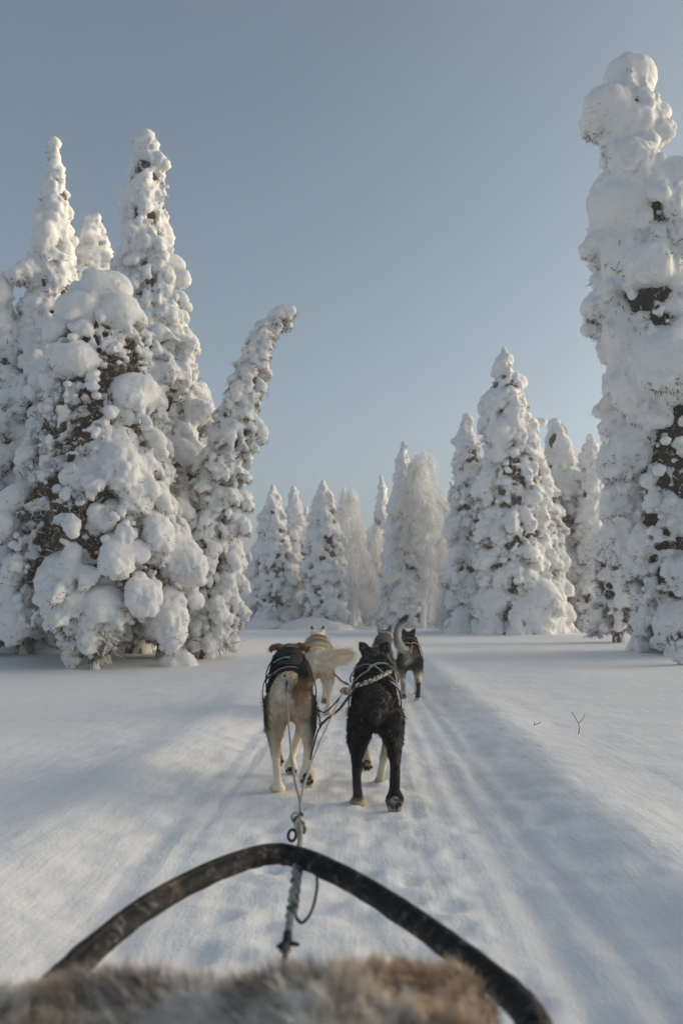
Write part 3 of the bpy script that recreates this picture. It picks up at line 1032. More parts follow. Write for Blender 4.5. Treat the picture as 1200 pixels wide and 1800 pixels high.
def front_leg(S, side, foot, lift, k=1.0):
    fx, fy, fz = foot
    sh = np.array([side * 0.085, 0.60, 0.42])
    el = np.array([side * 0.088, 0.53 + fy * 0.2, 0.315 + fz * 0.15])
    wr = np.array([side * 0.078 + (fx - side * 0.075) * 0.6, 0.545 + fy * 0.75 + 0.05 * lift, 0.155 + fz * 0.75])
    an = np.array([fx, 0.55 + fy - 0.01 * lift, 0.05 + fz])
    paw = np.array([fx, 0.575 + fy, 0.025 + fz]) * (1 - lift) + (an + [0, -0.008, -0.036]) * lift
    toe = np.array([fx, 0.61 + fy, 0.02 + fz]) * (1 - lift) + (an + [0, -0.016, -0.070]) * lift
    pts = spline([sh, el, wr, an], 12)
    rs = np.interp(np.linspace(0, 3, 12), [0, 1, 1.5, 2, 3], [0.066, 0.044, 0.031, 0.026, 0.024]) * k
    S.tube(pts, rs, seg=12)
    S.tube([an, paw, toe], [0.029 * k, (0.042 * k, 0.028), (0.035 * k, 0.022)], seg=12)
    for t in (-1.5, -0.5, 0.5, 1.5):
        S.ball(toe + [t * 0.016, 0.012 * (1 - lift), -0.002 - 0.012 * lift], (0.011, 0.018, 0.014), ICO2)
    return paw, toe


TORSO = [(-0.05, 0.500, 0.050, 0.060), (0.0, 0.510, 0.078, 0.090), (0.08, 0.515, 0.098, 0.110), (0.18, 0.515, 0.104, 0.115), (0.30, 0.500, 0.118, 0.135), (0.44, 0.480, 0.132, 0.160), (0.56, 0.475, 0.126, 0.160), (0.66, 0.500, 0.100, 0.125)]

M_EYE = plain('eye', (0.01, 0.007, 0.005), (0.02, 0.012, 0.008), 10, 0.15, 0.6)
M_NOSE = plain('dog_nose', (0.008, 0.008, 0.008), (0.02, 0.018, 0.018), 60, 0.45, 0.5)
M_PAD = plain('paw_pad', (0.02, 0.018, 0.017), (0.30, 0.27, 0.25), 45, 0.85, 0.2, 0.6, 0.004, lo=0.45, hi=0.6)
M_STRAP = plain('dark_webbing', (0.012, 0.013, 0.014), (0.03, 0.032, 0.033), 90, 0.8, 0.2)
M_GREYSTRAP = plain('grey_webbing', (0.16, 0.155, 0.14), (0.30, 0.29, 0.27), 70, 0.85, 0.2)
M_TEAL = plain('teal_webbing', (0.10, 0.33, 0.31), (0.22, 0.50, 0.47), 60, 0.8, 0.2)
M_TAN = plain('tan_webbing', (0.24, 0.15, 0.08), (0.46, 0.31, 0.18), 50, 0.8, 0.2)
M_ROPE = plain('grey_rope', (0.20, 0.20, 0.19), (0.36, 0.36, 0.34), 90, 0.85, 0.2, 0.6, 0.003)
M_DARKROPE = plain('dark_rope', (0.02, 0.022, 0.024), (0.06, 0.062, 0.065), 90, 0.8, 0.2, 0.6, 0.003)
M_ROPELIGHT = plain('frosty_braided_rope', (0.06, 0.058, 0.052), (0.48, 0.46, 0.43), 45, 0.85, 0.2, 0.6, 0.004, lo=0.42, hi=0.56)
M_METAL = plain('snap_metal', (0.25, 0.25, 0.26), (0.5, 0.5, 0.5), 20, 0.35, 0.6)
for _m in (M_METAL,):
    _m.node_tree.nodes['Principled BSDF'].inputs['Metallic'].default_value = 0.9


def ribbon(S, P, N, w, t):
    """flat strap with real thickness along points P with surface normals N"""
    P, N = np.asarray(P, float), np.asarray(N, float)
    D = np.gradient(P, axis=0)
    D /= np.linalg.norm(D, axis=1, keepdims=True) + 1e-9
    Sd = np.cross(D, N)
    Sd /= np.linalg.norm(Sd, axis=1, keepdims=True) + 1e-9
    a, b = Sd * w / 2, N * t / 2
    V = np.stack([P - a - b, P + a - b, P + a + b, P - a + b], 1).reshape(-1, 3)
    T = []
    n = len(P)
    for i in range(n - 1):
        for j in range(4):
            p, q = i * 4 + j, i * 4 + (j + 1) % 4
            T += [(p, q, q + 4), (p, q + 4, p + 4)]
    T += [(0, 2, 1), (0, 3, 2), (4 * n - 4, 4 * n - 3, 4 * n - 2), (4 * n - 4, 4 * n - 2, 4 * n - 1)]
    S.add(V, T)


def make_dog(label, loc, rz, colour,  hind, front, head, ears, tail, seed, harness=None, width=1.0, scale=1.0, fur=1.0, nfur=26000, tail_fur=0.045, pads=True, ruff=1.0):
    """head: (x, y, z) skull centre; ears 'up' | 'fold' | 'side'; tail: list of (x,y,z,r)"""
    rng = np.random.default_rng(seed)
    S = Soup()
    ty = np.linspace(-0.05, 0.66, 16)
    tz, rx, rzv = lerp_rows(TORSO, ty)
    S.tube(np.stack([0 * ty, ty, tz], 1), [(a * width, b) for a, b in zip(rx, rzv)], seg=22, up=(0, 0, 1))
    feet = []
    for side, ft, lf in ((-1, *hind[0]), (1, *hind[1])):
        feet.append(hind_leg(S, side, ft, lf))
    for side, ft, lf in ((-1, *front[0]), (1, *front[1])):
        feet.append(front_leg(S, side, ft, lf))
    hx, hy, hz = head
    # neck with ruff
    nk = spline([(0, 0.58, 0.53), (hx * 0.4, 0.68, (0.60 + hz) / 2 - 0.02), (hx, hy - 0.03, hz - 0.02)], 7)
    S.tube(nk, [(0.118 * width, 0.125), (0.118 * ruff, 0.120), (0.112 * ruff, 0.112), (0.108 * ruff, 0.106), (0.100 * ruff, 0.098), (0.090, 0.088), (0.076, 0.076)], seg=18, up=(0, 0, 1))
    # skull, brow, cheeks, muzzle, jaw
    S.ball((hx, hy, hz), (0.074, 0.088, 0.066), ICO3)
    S.ball((hx - 0.042, hy + 0.01, hz - 0.028), (0.042, 0.055, 0.045), ICO2)
    S.ball((hx + 0.042, hy + 0.01, hz - 0.028), (0.042, 0.055, 0.045), ICO2)
    S.tube([(hx, hy + 0.05, hz - 0.018), (hx, hy + 0.11, hz - 0.034), (hx, hy + 0.175, hz - 0.042)], [(0.05, 0.046), (0.036, 0.034), (0.027, 0.026)], seg=14, up=(0, 0, 1))
    S.tube([(hx, hy + 0.05, hz - 0.055), (hx, hy + 0.15, hz - 0.064)], [(0.034, 0.02), (0.02, 0.013)], seg=10, up=(0, 0, 1))
    for s in (-1, 1):
        b = np.array([hx + s * 0.047, hy - 0.01, hz + 0.045])
        if ears == 'up':
            S.tube([b, b + [s * 0.008, 0.0, 0.035], b + [s * 0.016, 0.004, 0.085]], [(0.036, 0.018), (0.027, 0.013), (0.007, 0.007)], seg=12, up=(0, 1, 0))
        elif ears == 'fold':
            S.tube([b + [-s * 0.015, 0, -0.015], b + [s * 0.022, 0, 0.002], b + [s * 0.055, -0.006, -0.006], b + [s * 0.076, -0.01, -0.020]], [(0.018, 0.026), (0.017, 0.026), (0.015, 0.022), (0.010, 0.010)], seg=12, up=(0, 0, 1))
        else:
            S.tube([b, b + [s * 0.020, -0.008, 0.030], b + [s * 0.042, -0.016, 0.052]], [(0.038, 0.017), (0.032, 0.013), (0.010, 0.008)], seg=12, up=(0, 1, 0))
    tp = spline([t[:3] for t in tail], 14)
    trr = np.interp(np.linspace(0, 1, 14), np.linspace(0, 1, len(tail)), [t[3] for t in tail])
    S.tube(tp, trr, seg=12)
    body = remesh(S, 0.0100, 3, 0.5, 'body')
    displace(body, [(9, 0.004, seed), (25, 0.003, seed + 1)])
    V = verts(body)
    tps, trs = spline(tp, 40), np.interp(np.linspace(0, 1, 40), np.linspace(0, 1, 14), trr)
    tailv = np.min(np.linalg.norm(V[:, None, :] - tps[None], axis=2) - trs[None], axis=1) < 0.010
    set_col(body, colour(V, tailv, rng))
    e = empty('sled_dog', loc, rz)
    e.scale = (scale,) * 3
    tag(e, label, 'dog', 'sled dogs pulling in harness')
    bo = obj('body', body, M_FUR, e)

    # coat of hair blades
    tri = np.array([p.vertices[:] for p in body.polygons if len(p.vertices) == 4])
    a, b, c, d = (V[tri[:, i]] for i in range(4))
    area = np.linalg.norm(np.cross(c - a, d - b), axis=1)
    pick = rng.choice(len(tri), nfur, p=area / area.sum())
    u, v = rng.random((nfur, 1)), rng.random((nfur, 1))
    P = (a[pick] * (1 - u) + b[pick] * u) * (1 - v) + (d[pick] * (1 - u) + c[pick] * u) * v
    Nn = normals(body)
    Np = Nn[tri[pick, 0]]
    istail = tailv[tri[pick, 0]]
    leg = 1 - sstep(0.20, 0.34, P[:, 2])
    headf = np.exp(-(np.linalg.norm(P - np.array([hx, hy + 0.03, hz]), axis=1) / 0.12) ** 4)
    L = 0.027 * (1 - 0.66 * leg) * (1 - 0.62 * headf) * (1 - 0.7 * sstep(hz + 0.05, hz + 0.075, P[:, 2]) * (P[:, 1] > 0.6))
    L *= 1 + 0.35 * np.exp(-((P[:, 1] - 0.64) / 0.12) ** 2) * (1 - leg)
    L = np.where(istail, tail_fur, L) * fur * rng.uniform(0.55, 1.3, nfur)
    flow = np.stack([0 * P[:, 0], -0.75 + 0 * P[:, 0], -0.55 + 0 * P[:, 0]], 1)
    tdir = tp[-1] - tp[-4]
    tdir = tdir / np.linalg.norm(tdir)
    flow = np.where(istail[:, None], tdir * 0.7, flow)
    flow = flow - Np * np.sum(flow * Np, 1, keepdims=True)
    D = Np * 0.24 + flow + rng.normal(0, 0.11, (nfur, 3))
    C = colour(P, istail, rng)
    frost = rng.random((nfur, 1))
    C2 = np.clip(C * rng.uniform(0.8, 1.35, (nfur, 1)), 0, 0.85)
    W = rng.uniform(0.003, 0.0058, nfur) * (1 - 0.3 * leg)
    co = obj('coat', blade_mesh('coat', P - Np * 0.003, D, L * 1.1, W, C, C2, 0.12, rng, True), M_FUR, bo)
    co['kind'] = 'stuff'

    # eyes and nose
    for s in (-1, 1):
        q = Soup()
        q.ball((hx + s * 0.034, hy + 0.074, hz + 0.004), 0.011, ICO2)
        obj('eye', q.mesh('eye'), M_EYE, e)
    q = Soup()
    q.ball((hx, hy + 0.198, hz - 0.036), (0.017, 0.012, 0.013), ICO2)
    obj('nose', q.mesh('nose'), M_NOSE, e)
    # paw pads turned to the rear on lifted feet
    if pads:
        for (paw, toe), (ft, lf) in zip(feet, (hind[0], hind[1], front[0], front[1])):
            q = Soup()
            c0 = paw + np.array([0, -0.032 * lf, -0.022 * (1 - lf)])
            q.ball(c0, (0.024, 0.012, 0.013 + 0.008 * lf), ICO2)
            for t in (-1.5, -0.5, 0.5, 1.5):
                q.ball(toe + [t * 0.017, -0.024 * lf, -0.014 * (1 - lf) + (0.010 * lf if abs(t) > 1 else 0)], (0.009, 0.009, 0.012), ICO2)
            obj('paw_pad', q.mesh('paw_pad'), M_PAD, e)['kind'] = 'stuff'

    # harness straps laid on the coat
    hs = Soup()
    hs.tube(np.stack([0 * ty, ty, tz], 1), [(a_ * width, b_) for a_, b_ in zip(rx, rzv)], seg=22, up=(0, 0, 1))
    hs.tube(nk, [(0.118 * width, 0.125), (0.118 * ruff, 0.120), (0.112 * ruff, 0.112), (0.108 * ruff, 0.106), (0.100 * ruff, 0.098), (0.090, 0.088), (0.076, 0.076)], seg=18, up=(0, 0, 1))
    bvh = BVHTree.FromPolygons([tuple(x) for x in np.concatenate(hs.V)], [tuple(int(i) for i in t_) for t_ in np.concatenate(hs.T)])

    def wrap(path, n=26, off=0.02):
        """path rows (y, angle): angle 0 = top of the back, + = to the right, degrees"""
        rows = spline([(p[0], p[1], 0) for p in path], n)
        PP, NN = [], []
        for y, an, _ in rows:
            zc = float(np.interp(y, [r[0] for r in TORSO], [r[1] for r in TORSO]))
            zc += max(0, y - 0.60) * 0.6
            dv = Vector((math.sin(R(an)), 0, math.cos(R(an))))
            o_ = Vector((0, y, zc)) + dv * 0.6
            h = bvh.ray_cast(o_, -dv)
            if h[0] is None:
                continue
            PP.append(np.array(h[0] + dv * off))
            NN.append(np.array(dv))
        return np.array(PP), np.array(NN)

    if harness:
        he = empty('harness')
        he.parent = e
        for nm, m, w, path, off in harness:
            q = Soup()
            PP, NN = wrap(path, off=off)
            ribbon(q, PP, NN, w, 0.006)
            obj(nm, q.mesh(nm, False), m, he)
    return e


def mix(a, b, t):
    t = np.asarray(t)[:, None]
    return np.asarray(a) * (1 - t) + np.asarray(b) * t


def col_black(P, tl, rng):
    n = len(P)
    nz = noise(P, 9, 3)
    c = mix((0.012, 0.012, 0.013), (0.030, 0.028, 0.027), sstep(-0.5, 0.8, nz))
    # frosted guard hairs on neck, right flank and croup
    fr = 0.16 * sstep(0.45, 0.62, P[:, 1]) * sstep(0.45, 0.56, P[:, 2]) + 0.16 * sstep(0.05, 0.11, P[:, 0]) * sstep(0.4, 0.5, P[:, 2]) + 0.09 * sstep(-0.01, 0.05, P[:, 0]) * (P[:, 1] < 0.1) * (P[:, 2] > 0.3) + 0.03 * (P[:, 2] > 0.35)
    c = np.where((rng.random(n) < fr * (1 + 0.7 * nz))[:, None], np.array([0.13, 0.127, 0.123]), c)
    # pale front legs and toes
    fl = (P[:, 1] > 0.40) * (1 - sstep(0.26, 0.34, P[:, 2]))
    c = mix(c, (0, 0, 0), fl) + fl[:, None] * mix((0.42, 0.36, 0.28), (0.62, 0.58, 0.5), sstep(-0.4, 0.4, nz))
    toe = (1 - sstep(0.045, 0.09, P[:, 2] + 0.02 * nz)) * (P[:, 1] < 0.4) * sstep(-0.35, 0.1, nz)
    return mix(c, (0.5, 0.44, 0.36), toe * 0.8)


def col_tan(P, tl, rng):
    n = len(P)
    nz = noise(P, 8, 5)
    cream = mix((0.62, 0.50, 0.36), (0.78, 0.70, 0.57), sstep(-0.5, 0.5, nz))
    c = cream
    ax = np.abs(P[:, 0])
    # black saddle over the back, running down the sides
    sad = sstep(0.12, 0.20, P[:, 1] + 0.05 * nz) * sstep(0.38, 0.46, P[:, 2] + 0.03 * nz) * (P[:, 1] < 0.72)
    side = sstep(0.095, 0.125, ax + 0.012 * nz) * sstep(0.24, 0.34, P[:, 2])
    dark = mix((0.018, 0.016, 0.014), (0.05, 0.042, 0.034), sstep(-0.4, 0.6, nz))
    c = c * (1 - sad[:, None]) + dark * sad[:, None]
    c = c * (1 - 0.9 * side[:, None]) + dark * 0.9 * side[:, None]
    # rusty hip round the tail root and rusty shins
    rust = mix((0.17, 0.085, 0.04), (0.34, 0.20, 0.11), sstep(-0.5, 0.5, nz))
    hip = np.exp(-(((P[:, 0] - 0.06) / 0.06) ** 2 + ((P[:, 2] - 0.54) / 0.075) ** 2)) * (P[:, 1] < 0.16) * (0.8 + 0.5 * nz)
    shin = np.exp(-((P[:, 2] - 0.25) / 0.06) ** 2) * sstep(0.085, 0.12, ax) * (P[:, 1] < 0.3)
    c = c * (1 - 0.85 * hip[:, None]) + rust * 0.85 * hip[:, None]
    c = c * (1 - 0.8 * shin[:, None]) + rust * 0.8 * shin[:, None]
    hd = sstep(0.66, 0.72, P[:, 1]) * sstep(0.5, 0.56, P[:, 2])
    hc = mix((0.10, 0.055, 0.03), (0.26, 0.20, 0.15), sstep(-0.3, 0.6, noise(P, 18, 6)))
    c = c * (1 - hd[:, None]) + hc * hd[:, None]
    ear = hd * sstep(0.045, 0.065, ax) * sstep(0.60, 0.63, P[:, 2])
    c = mix(c, (0, 0, 0), ear) + ear[:, None] * mix((0.12, 0.055, 0.025), (0.2, 0.1, 0.05), sstep(-.3, .3, nz))
    rust = rust * (0.75 + 0.5 * noise(P, 22, 31))[:, None]
    tcol = mix(rust, (0.55, 0.46, 0.36), 0.6 * (1 - sstep(0.47, 0.53, P[:, 2]))) * (1 - sstep(0.585, 0.625, P[:, 2] + 0.02 * nz))[:, None] + np.array([0.02, 0.024, 0.026]) * sstep(0.585, 0.625, P[:, 2] + 0.02 * nz)[:, None]
    c = np.where(np.asarray(tl)[:, None], tcol, c)
    return c


def col_white(P, tl, rng):
    nz = noise(P, 7, 8)
    c = mix((0.66, 0.53, 0.39), (0.82, 0.74, 0.62), sstep(-0.6, 0.4, nz))
    mark = sstep(0.60, 0.70, P[:, 1]) * sstep(0.55, 0.62, P[:, 2]) * sstep(0.05, 0.35, noise(P, 11, 9))
    c = mix(c, (0.30, 0.19, 0.11), mark * 0.8)
    ear = sstep(0.795, 0.81, P[:, 2])
    return mix(c, (0.10, 0.07, 0.05), ear)


def col_grey(P, tl, rng):
    nz = noise(P, 9, 12)
    c = mix((0.05, 0.05, 0.05), (0.14, 0.135, 0.13), sstep(-0.4, 0.5, nz))
    low = 1 - sstep(0.34, 0.44, P[:, 2])
    c = mix(c, (0.5, 0.45, 0.38), low)
    hd = sstep(0.68, 0.74, P[:, 1]) * sstep(0.62, 0.68, P[:, 2])
    c = mix(c, (0.42, 0.39, 0.35), hd * sstep(-0.3, 0.3, noise(P, 25, 13)))
    return c


def col_lead(P, tl, rng):
    nz = noise(P, 8, 15)
    c = mix((0.016, 0.016, 0.017), (0.045, 0.043, 0.04), sstep(-0.4, 0.6, nz))
    leg = 1 - sstep(0.28, 0.38, P[:, 2] + 0.03 * nz)
    c = mix(c, (0, 0, 0), leg) + leg[:, None] * mix((0.30, 0.25, 0.19), (0.55, 0.50, 0.43), sstep(-0.4, 0.4, nz))
    sock = leg * (P[:, 0] > 0) * (P[:, 1] < 0.3) * (P[:, 2] > 0.06) * (P[:, 2] < 0.22)
    c = mix(c, (0.03, 0.03, 0.032), sock)
    rump = np.exp(-(((P[:, 0] + 0.03) / 0.045) ** 2 + ((P[:, 2] - 0.46) / 0.06) ** 2)) * (P[:, 1] < 0.06)
    c = mix(c, (0.6, 0.55, 0.48), rump)
    tcol = mix((0.46, 0.45, 0.43), (0.04, 0.04, 0.04), np.clip(sstep(0.80, 0.90, P[:, 2] + 0.03 * nz) + 0.6 * (1 - sstep(-0.17, -0.13, P[:, 0])), 0, 1))
    return np.where(np.asarray(tl)[:, None], tcol, c)


def dog_loc(px, Y):
    x = at(px, 1200, Y)[0]
    return (x, Y, gh(x, Y) - 0.016)


HARN_BLACK = [
    ('shoulder_strap', M_GREYSTRAP, 0.014, [(0.66, -70), (0.60, -35), (0.54, 0), (0.46, 35), (0.40, 75)], 0.026),
    ('shoulder_strap', M_GREYSTRAP, 0.014, [(0.66, 70), (0.60, 35), (0.545, 0), (0.46, -35), (0.40, -75)], 0.028),
    ('teal_strap', M_TEAL, 0.015, [(0.575, 20), (0.55, 4), (0.525, -10)], 0.034),
    ('girth_strap', M_STRAP, 0.024, [(0.36, -115), (0.36, -60), (0.37, 0), (0.36, 60), (0.36, 115)], 0.024),
    ('side_strap', M_STRAP, 0.022, [(0.42, -80), (0.30, -72), (0.16, -58)], 0.024),
    ('side_strap', M_GREYSTRAP, 0.026, [(0.42, 62), (0.30, 50), (0.17, 38)], 0.028),
]
HARN_TAN = [
    ('back_panel', M_STRAP, 0.15, [(0.60, 0), (0.46, 2), (0.30, 0)], 0.024),
    ('shoulder_strap', M_STRAP, 0.030, [(0.62, -100), (0.60, -45), (0.58, 0), (0.60, 45), (0.62, 100)], 0.026),
    ('girth_strap', M_STRAP, 0.028, [(0.36, -110), (0.37, -50), (0.38, 0), (0.37, 50), (0.36, 110)], 0.030),
    ('side_strap', M_STRAP, 0.024, [(0.45, -62), (0.30, -56), (0.14, -42)], 0.026),
    ('side_strap', M_STRAP, 0.024, [(0.45, 62), (0.30, 56), (0.14, 42)], 0.026),
    ('spreader_strap', M_GREYSTRAP, 0.018, [(0.13, -42), (0.115, -20), (0.11, 0), (0.115, 20), (0.13, 42)], 0.028),
    ('name_patch', M_TEAL, 0.045, [(0.535, -28), (0.53, -14), (0.525, 0)], 0.040),
]
HARN_LEAD = [
    ('shoulder_strap', M_TAN, 0.018, [(0.58, -60), (0.55, 0), (0.58, 60)], 0.026),
    ('girth_strap', M_STRAP, 0.022, [(0.36, -100), (0.36, 0), (0.36, 100)], 0.024),
    ('side_strap', M_TAN, 0.016, [(0.40, 40), (0.2, 25), (0.03, 4)], 0.026),
    ('side_strap', M_TAN, 0.016, [(0.40, -40), (0.2, -25), (0.03, -6)], 0.026),
]
HARN_WHITE = [
    ('shoulder_strap', M_TAN, 0.020, [(0.62, -70), (0.57, 0), (0.62, 70)], 0.022),
    ('girth_strap', M_TAN, 0.020, [(0.36, -100), (0.36, 0), (0.36, 100)], 0.022),
]

# nearest pair
BLACK = make_dog('black sled dog with pricked ears and pale front legs, nearest on the right', dog_loc(660, 4.45), R(-1.5), col_black,
                 hind=[((-0.092, 0.02, 0.0), 0.0), ((0.088, -0.06, 0.050), 0.95)], front=[((-0.045, 0.10, 0.115), 0.9), ((0.030, -0.02, 0.0), 0.0)],
                 head=(0.0, 0.80, 0.715), ears='side', tail=[(0, -0.04, 0.53, 0.03), (0.0, -0.085, 0.47, 0.03), (0.0, -0.086, 0.455, 0.022), (0.0, -0.075, 0.43, 0.014)], seed=101, harness=HARN_BLACK, width=0.98, ruff=1.05, tail_fur=0.02)
TAN = make_dog('cream and black sled dog with folded brown ears and rusty hip, nearest on the left', dog_loc(510, 4.72), R(4.0), col_tan,
               hind=[((-0.060, 0.0, 0.0), 0.0), ((0.088, -0.06, 0.085), 1.0)], front=[((-0.060, 0.05, 0.085), 0.95), ((0.015, -0.02, 0.030), 0.6)],
               head=(0.0, 0.80, 0.692), ears='fold', tail=[(0.035, -0.03, 0.50, 0.034), (0.068, -0.075, 0.555, 0.036), (0.078, -0.07, 0.61, 0.032), (0.075, -0.035, 0.655, 0.030), (0.072, 0.0, 0.66, 0.022)], seed=102, harness=HARN_TAN, width=1.0, scale=1.02, tail_fur=0.026)
WHITE = make_dog('fluffy cream white sled dog with bushy tail swung to the right, second row', dog_loc(561, 8.3), R(3.0), col_white,
                 hind=[((-0.085, 0.02, 0.05), 0.6), ((0.085, -0.03, 0.0), 0.0)], front=[((-0.07, 0.0, 0.0), 0.0), ((0.07, 0.06, 0.08), 0.8)],
                 head=(0.0, 0.80, 0.715), ears='up', tail=[(0.0, -0.04, 0.54, 0.04), (0.08, -0.08, 0.55, 0.055), (0.18, -0.09, 0.55, 0.06), (0.27, -0.06, 0.57, 0.045)], seed=103, harness=HARN_WHITE, width=1.15, fur=1.35, tail_fur=0.06, ruff=1.25)
GREY = make_dog('grey faced sled dog mostly hidden behind the black dog, upright ears showing', dog_loc(672, 8.25), R(-1.0), col_grey,
                hind=[((-0.085, 0.0, 0.0), 0.0), ((0.085, 0.03, 0.05), 0.6)], front=[((-0.07, 0.05, 0.06), 0.6), ((0.07, 0.0, 0.0), 0.0)],
                head=(0.05, 0.82, 0.725), ears='up', tail=[(0, -0.04, 0.53, 0.03), (0.0, -0.09, 0.47, 0.035), (0.0, -0.10, 0.38, 0.03), (0.0, -0.08, 0.30, 0.015)], seed=104, harness=HARN_WHITE, nfur=16000, width=0.92, ruff=0.8)
LEAD = make_dog('black and grey sled dog with raised dark tipped tail, farthest on the right', dog_loc(722, 9.5), R(-2.5), col_lead,
                hind=[((-0.085, 0.05, 0.06), 0.8), ((0.070, -0.03, 0.0), 0.0)], front=[((-0.07, 0.0, 0.0), 0.0), ((0.085, 0.0, 0.02), 0.3)],
                head=(0.0, 0.80, 0.69), ears='side', tail=[(-0.03, -0.03, 0.545, 0.040), (-0.11, -0.07, 0.60, 0.044), (-0.15, -0.05, 0.72, 0.042), (-0.11, 0.0, 0.85, 0.034), (-0.04, 0.03, 0.93, 0.020)], seed=105, harness=HARN_LEAD, width=0.98, nfur=18000, tail_fur=0.03)


# ------------------------------------------------------------------ lines
def rope(name, label, pts, r, m, cat='rope', group=None, twist=False, n=60, parent=None):
    P = spline(pts, n)
    S = Soup()
    if twist:
        d = np.gradient(P, axis=0)
        ln = np.cumsum(np.linalg.norm(d, axis=1))
        t = d / np.linalg.norm(d, axis=1, keepdims=True)
        s = np.cross(t, np.array([0.2, 0.1, 1.0]))
        s /= np.linalg.norm(s, axis=1, keepdims=True)
        u = np.cross(s, t)
        for k in range(2):
            a = ln / (r * 9) * 2 * math.pi + k * math.pi
            S.tube(P + (np.cos(a)[:, None] * s + np.sin(a)[:, None] * u) * r * 0.75, np.full(n, r * 0.8), seg=7)
    else:
        S.tube(P, np.full(n, r), seg=8)
    o = obj(name, S.mesh(name), m, parent)
    if label:
        tag(o, label, cat, group)
    return o


def ring(parent, name, c, rad, thick, axis, m, sx=1.0):
    a = np.linspace(0, 2 * math.pi, 18)
    ax = np.array(axis, float)
    ax /= np.linalg.norm(ax)
    s = np.cross(ax, [0.3, 0.2, 1.0])
    s /= np.linalg.norm(s)
    u = np.cross(ax, s)
    P = np.array(c) + np.outer(np.cos(a), s) * rad * sx + np.outer(np.sin(a), u) * rad
    S = Soup()
    S.tube(P, np.full(18, thick), seg=7, caps=False)
    return obj(name, S.mesh(name), m, parent)


knot = at(526, 1450, 2.75)
tan_end = at(503, 1214, 4.66)
blk_end = at(603, 1216, 4.36)
rope('tug_line', 'thin grey tug line running up to the cream and black dog', [knot, knot + (tan_end - knot) * 0.1 + [0.01, 0, 0.0], at(516, 1360, 3.25), at(508, 1280, 3.95), tan_end], 0.0045, M_ROPE)
rope('tug_line', 'thin grey tug line slanting up to the black dog', [knot, at(533, 1385, 3.1), at(560, 1310, 3.65), blk_end], 0.0045, M_ROPE)
sled_hook = at(505, 1655, 1.78)
gl = empty('gangline', tuple(sled_hook))
tag(gl, 'knotted grey gangline passing under the sled bow', 'rope')
off = -sled_hook


def gpart(name, pts, r, m, twist=False, n=60):
    return rope(name, None, [np.array(p) + off for p in pts], r, m, parent=gl, twist=twist, n=n)


under = at(521, 1525, 2.16)
gpart('main_rope', [sled_hook, at(511, 1600, 1.95), under, at(527, 1480, 2.55), knot], 0.006, M_ROPE, True, 90)
gpart('bridle', [sled_hook, at(500, 1690, 1.68), at(496, 1740, 1.55), at(494, 1800, 1.42)], 0.006, M_DARKROPE)
gpart('braided_sleeve', [at(512, 1610, 1.92), at(517, 1570, 2.03), at(522, 1530, 2.13), at(526, 1500, 2.3)], 0.009, plain('worn_sleeve', (0.05, 0.06, 0.055), (0.40, 0.39, 0.36), 50, 0.85, lo=0.4, hi=0.62), True, 80)
gpart('teal_strand', [at(513, 1590, 1.97), at(521, 1560, 2.05), at(519, 1535, 2.12), at(526, 1512, 2.22)], 0.006, plain('teal_rope', (0.05, 0.16, 0.14), (0.25, 0.45, 0.40), 60, 0.85))
gpart('cable_loop', [at(556, 1530, 2.2), at(557, 1560, 2.1), at(548, 1600, 2.0), at(530, 1622, 1.94), at(514, 1602, 1.95)], 0.0035, M_DARKROPE)
ks = Soup()
for dx, dz, r_ in ((0, 0, 0.019), (0.008, -0.014, 0.017), (-0.006, 0.016, 0.014), (0.004, 0.03, 0.010)):
    ks.ball(knot + off + np.array([dx, 0, dz]), (r_, r_, r_ * 0.9), ICO2)
obj('knot', ks.mesh('knot'), M_ROPELIGHT, gl)
ring(gl, 'snap_ring', knot + off + [-0.022, -0.005, -0.030], 0.020, 0.005, (0.25, 1, 0.3), M_DARKROPE, 0.6)
ring(gl, 'snap_ring', knot + off + [-0.010, 0.0, 0.020], 0.016, 0.004, (0.5, 1, 0.1), M_METAL)
cb = Soup()
cb.tube([(0, 0, 0.03), (0.0, 0.0, 0.0), (-0.012, -0.01, -0.02)], [0.012, 0.016, 0.02], seg=10)
cb.tube([(-0.03, -0.01, -0.012), (0, -0.005, 0.0), (0.035, -0.01, -0.006)], [0.006, 0.010, 0.006], seg=8)
obj('carabiner', cb.mesh('carabiner'), M_DARKROPE, gl).scale = (0.65, 0.65, 0.65)
cr = Soup()
cr.ball((-0.006, -0.016, -0.022), (0.022, 0.010, 0.008), ICO2)
obj('red_webbing_tab', cr.mesh('red_webbing_tab'), plain('red_tab', (0.55, 0.10, 0.06), (0.7, 0.18, 0.12), 60, 0.7), gl).scale = (0.6, 0.6, 0.6)
rope('hitch_rope', 'frosty braided rope across the black dog ending in a tan loop', [blk_end, at(620, 1208, 4.34), at(645, 1199, 4.36), at(668, 1189, 4.45), at(686, 1180, 4.62)], 0.008, M_ROPELIGHT, twist=True, n=90)
rope('rope_loop', 'short tan loop knotted at the end of the braided rope', [at(598, 1216, 4.36), at(604, 1211, 4.36), at(611, 1211, 4.35), at(616, 1213, 4.35), at(611, 1219, 4.35), at(600, 1218, 4.36)], 0.008, M_TAN)
rope('neck_line', 'black line sagging from the black dog to the chain by the other dog', [at(612, 1226, 4.36), at(596, 1247, 4.45), at(575, 1264, 4.55), at(562, 1276, 4.65)], 0.005, M_DARKROPE, twist=True)
rope('neck_line', 'dark line hanging from the chain down past the cream dog hind leg', [at(563, 1276, 4.65), at(557, 1290, 4.6), at(550, 1315, 4.5), at(545, 1335, 4.45)], 0.0045, M_DARKROPE)
rope('neck_line', 'thin dark line from the tan loop down to the chain', [at(603, 1219, 4.36), at(585, 1240, 4.5), at(570, 1252, 4.6), at(558, 1247, 4.7)], 0.004, M_DARKROPE)
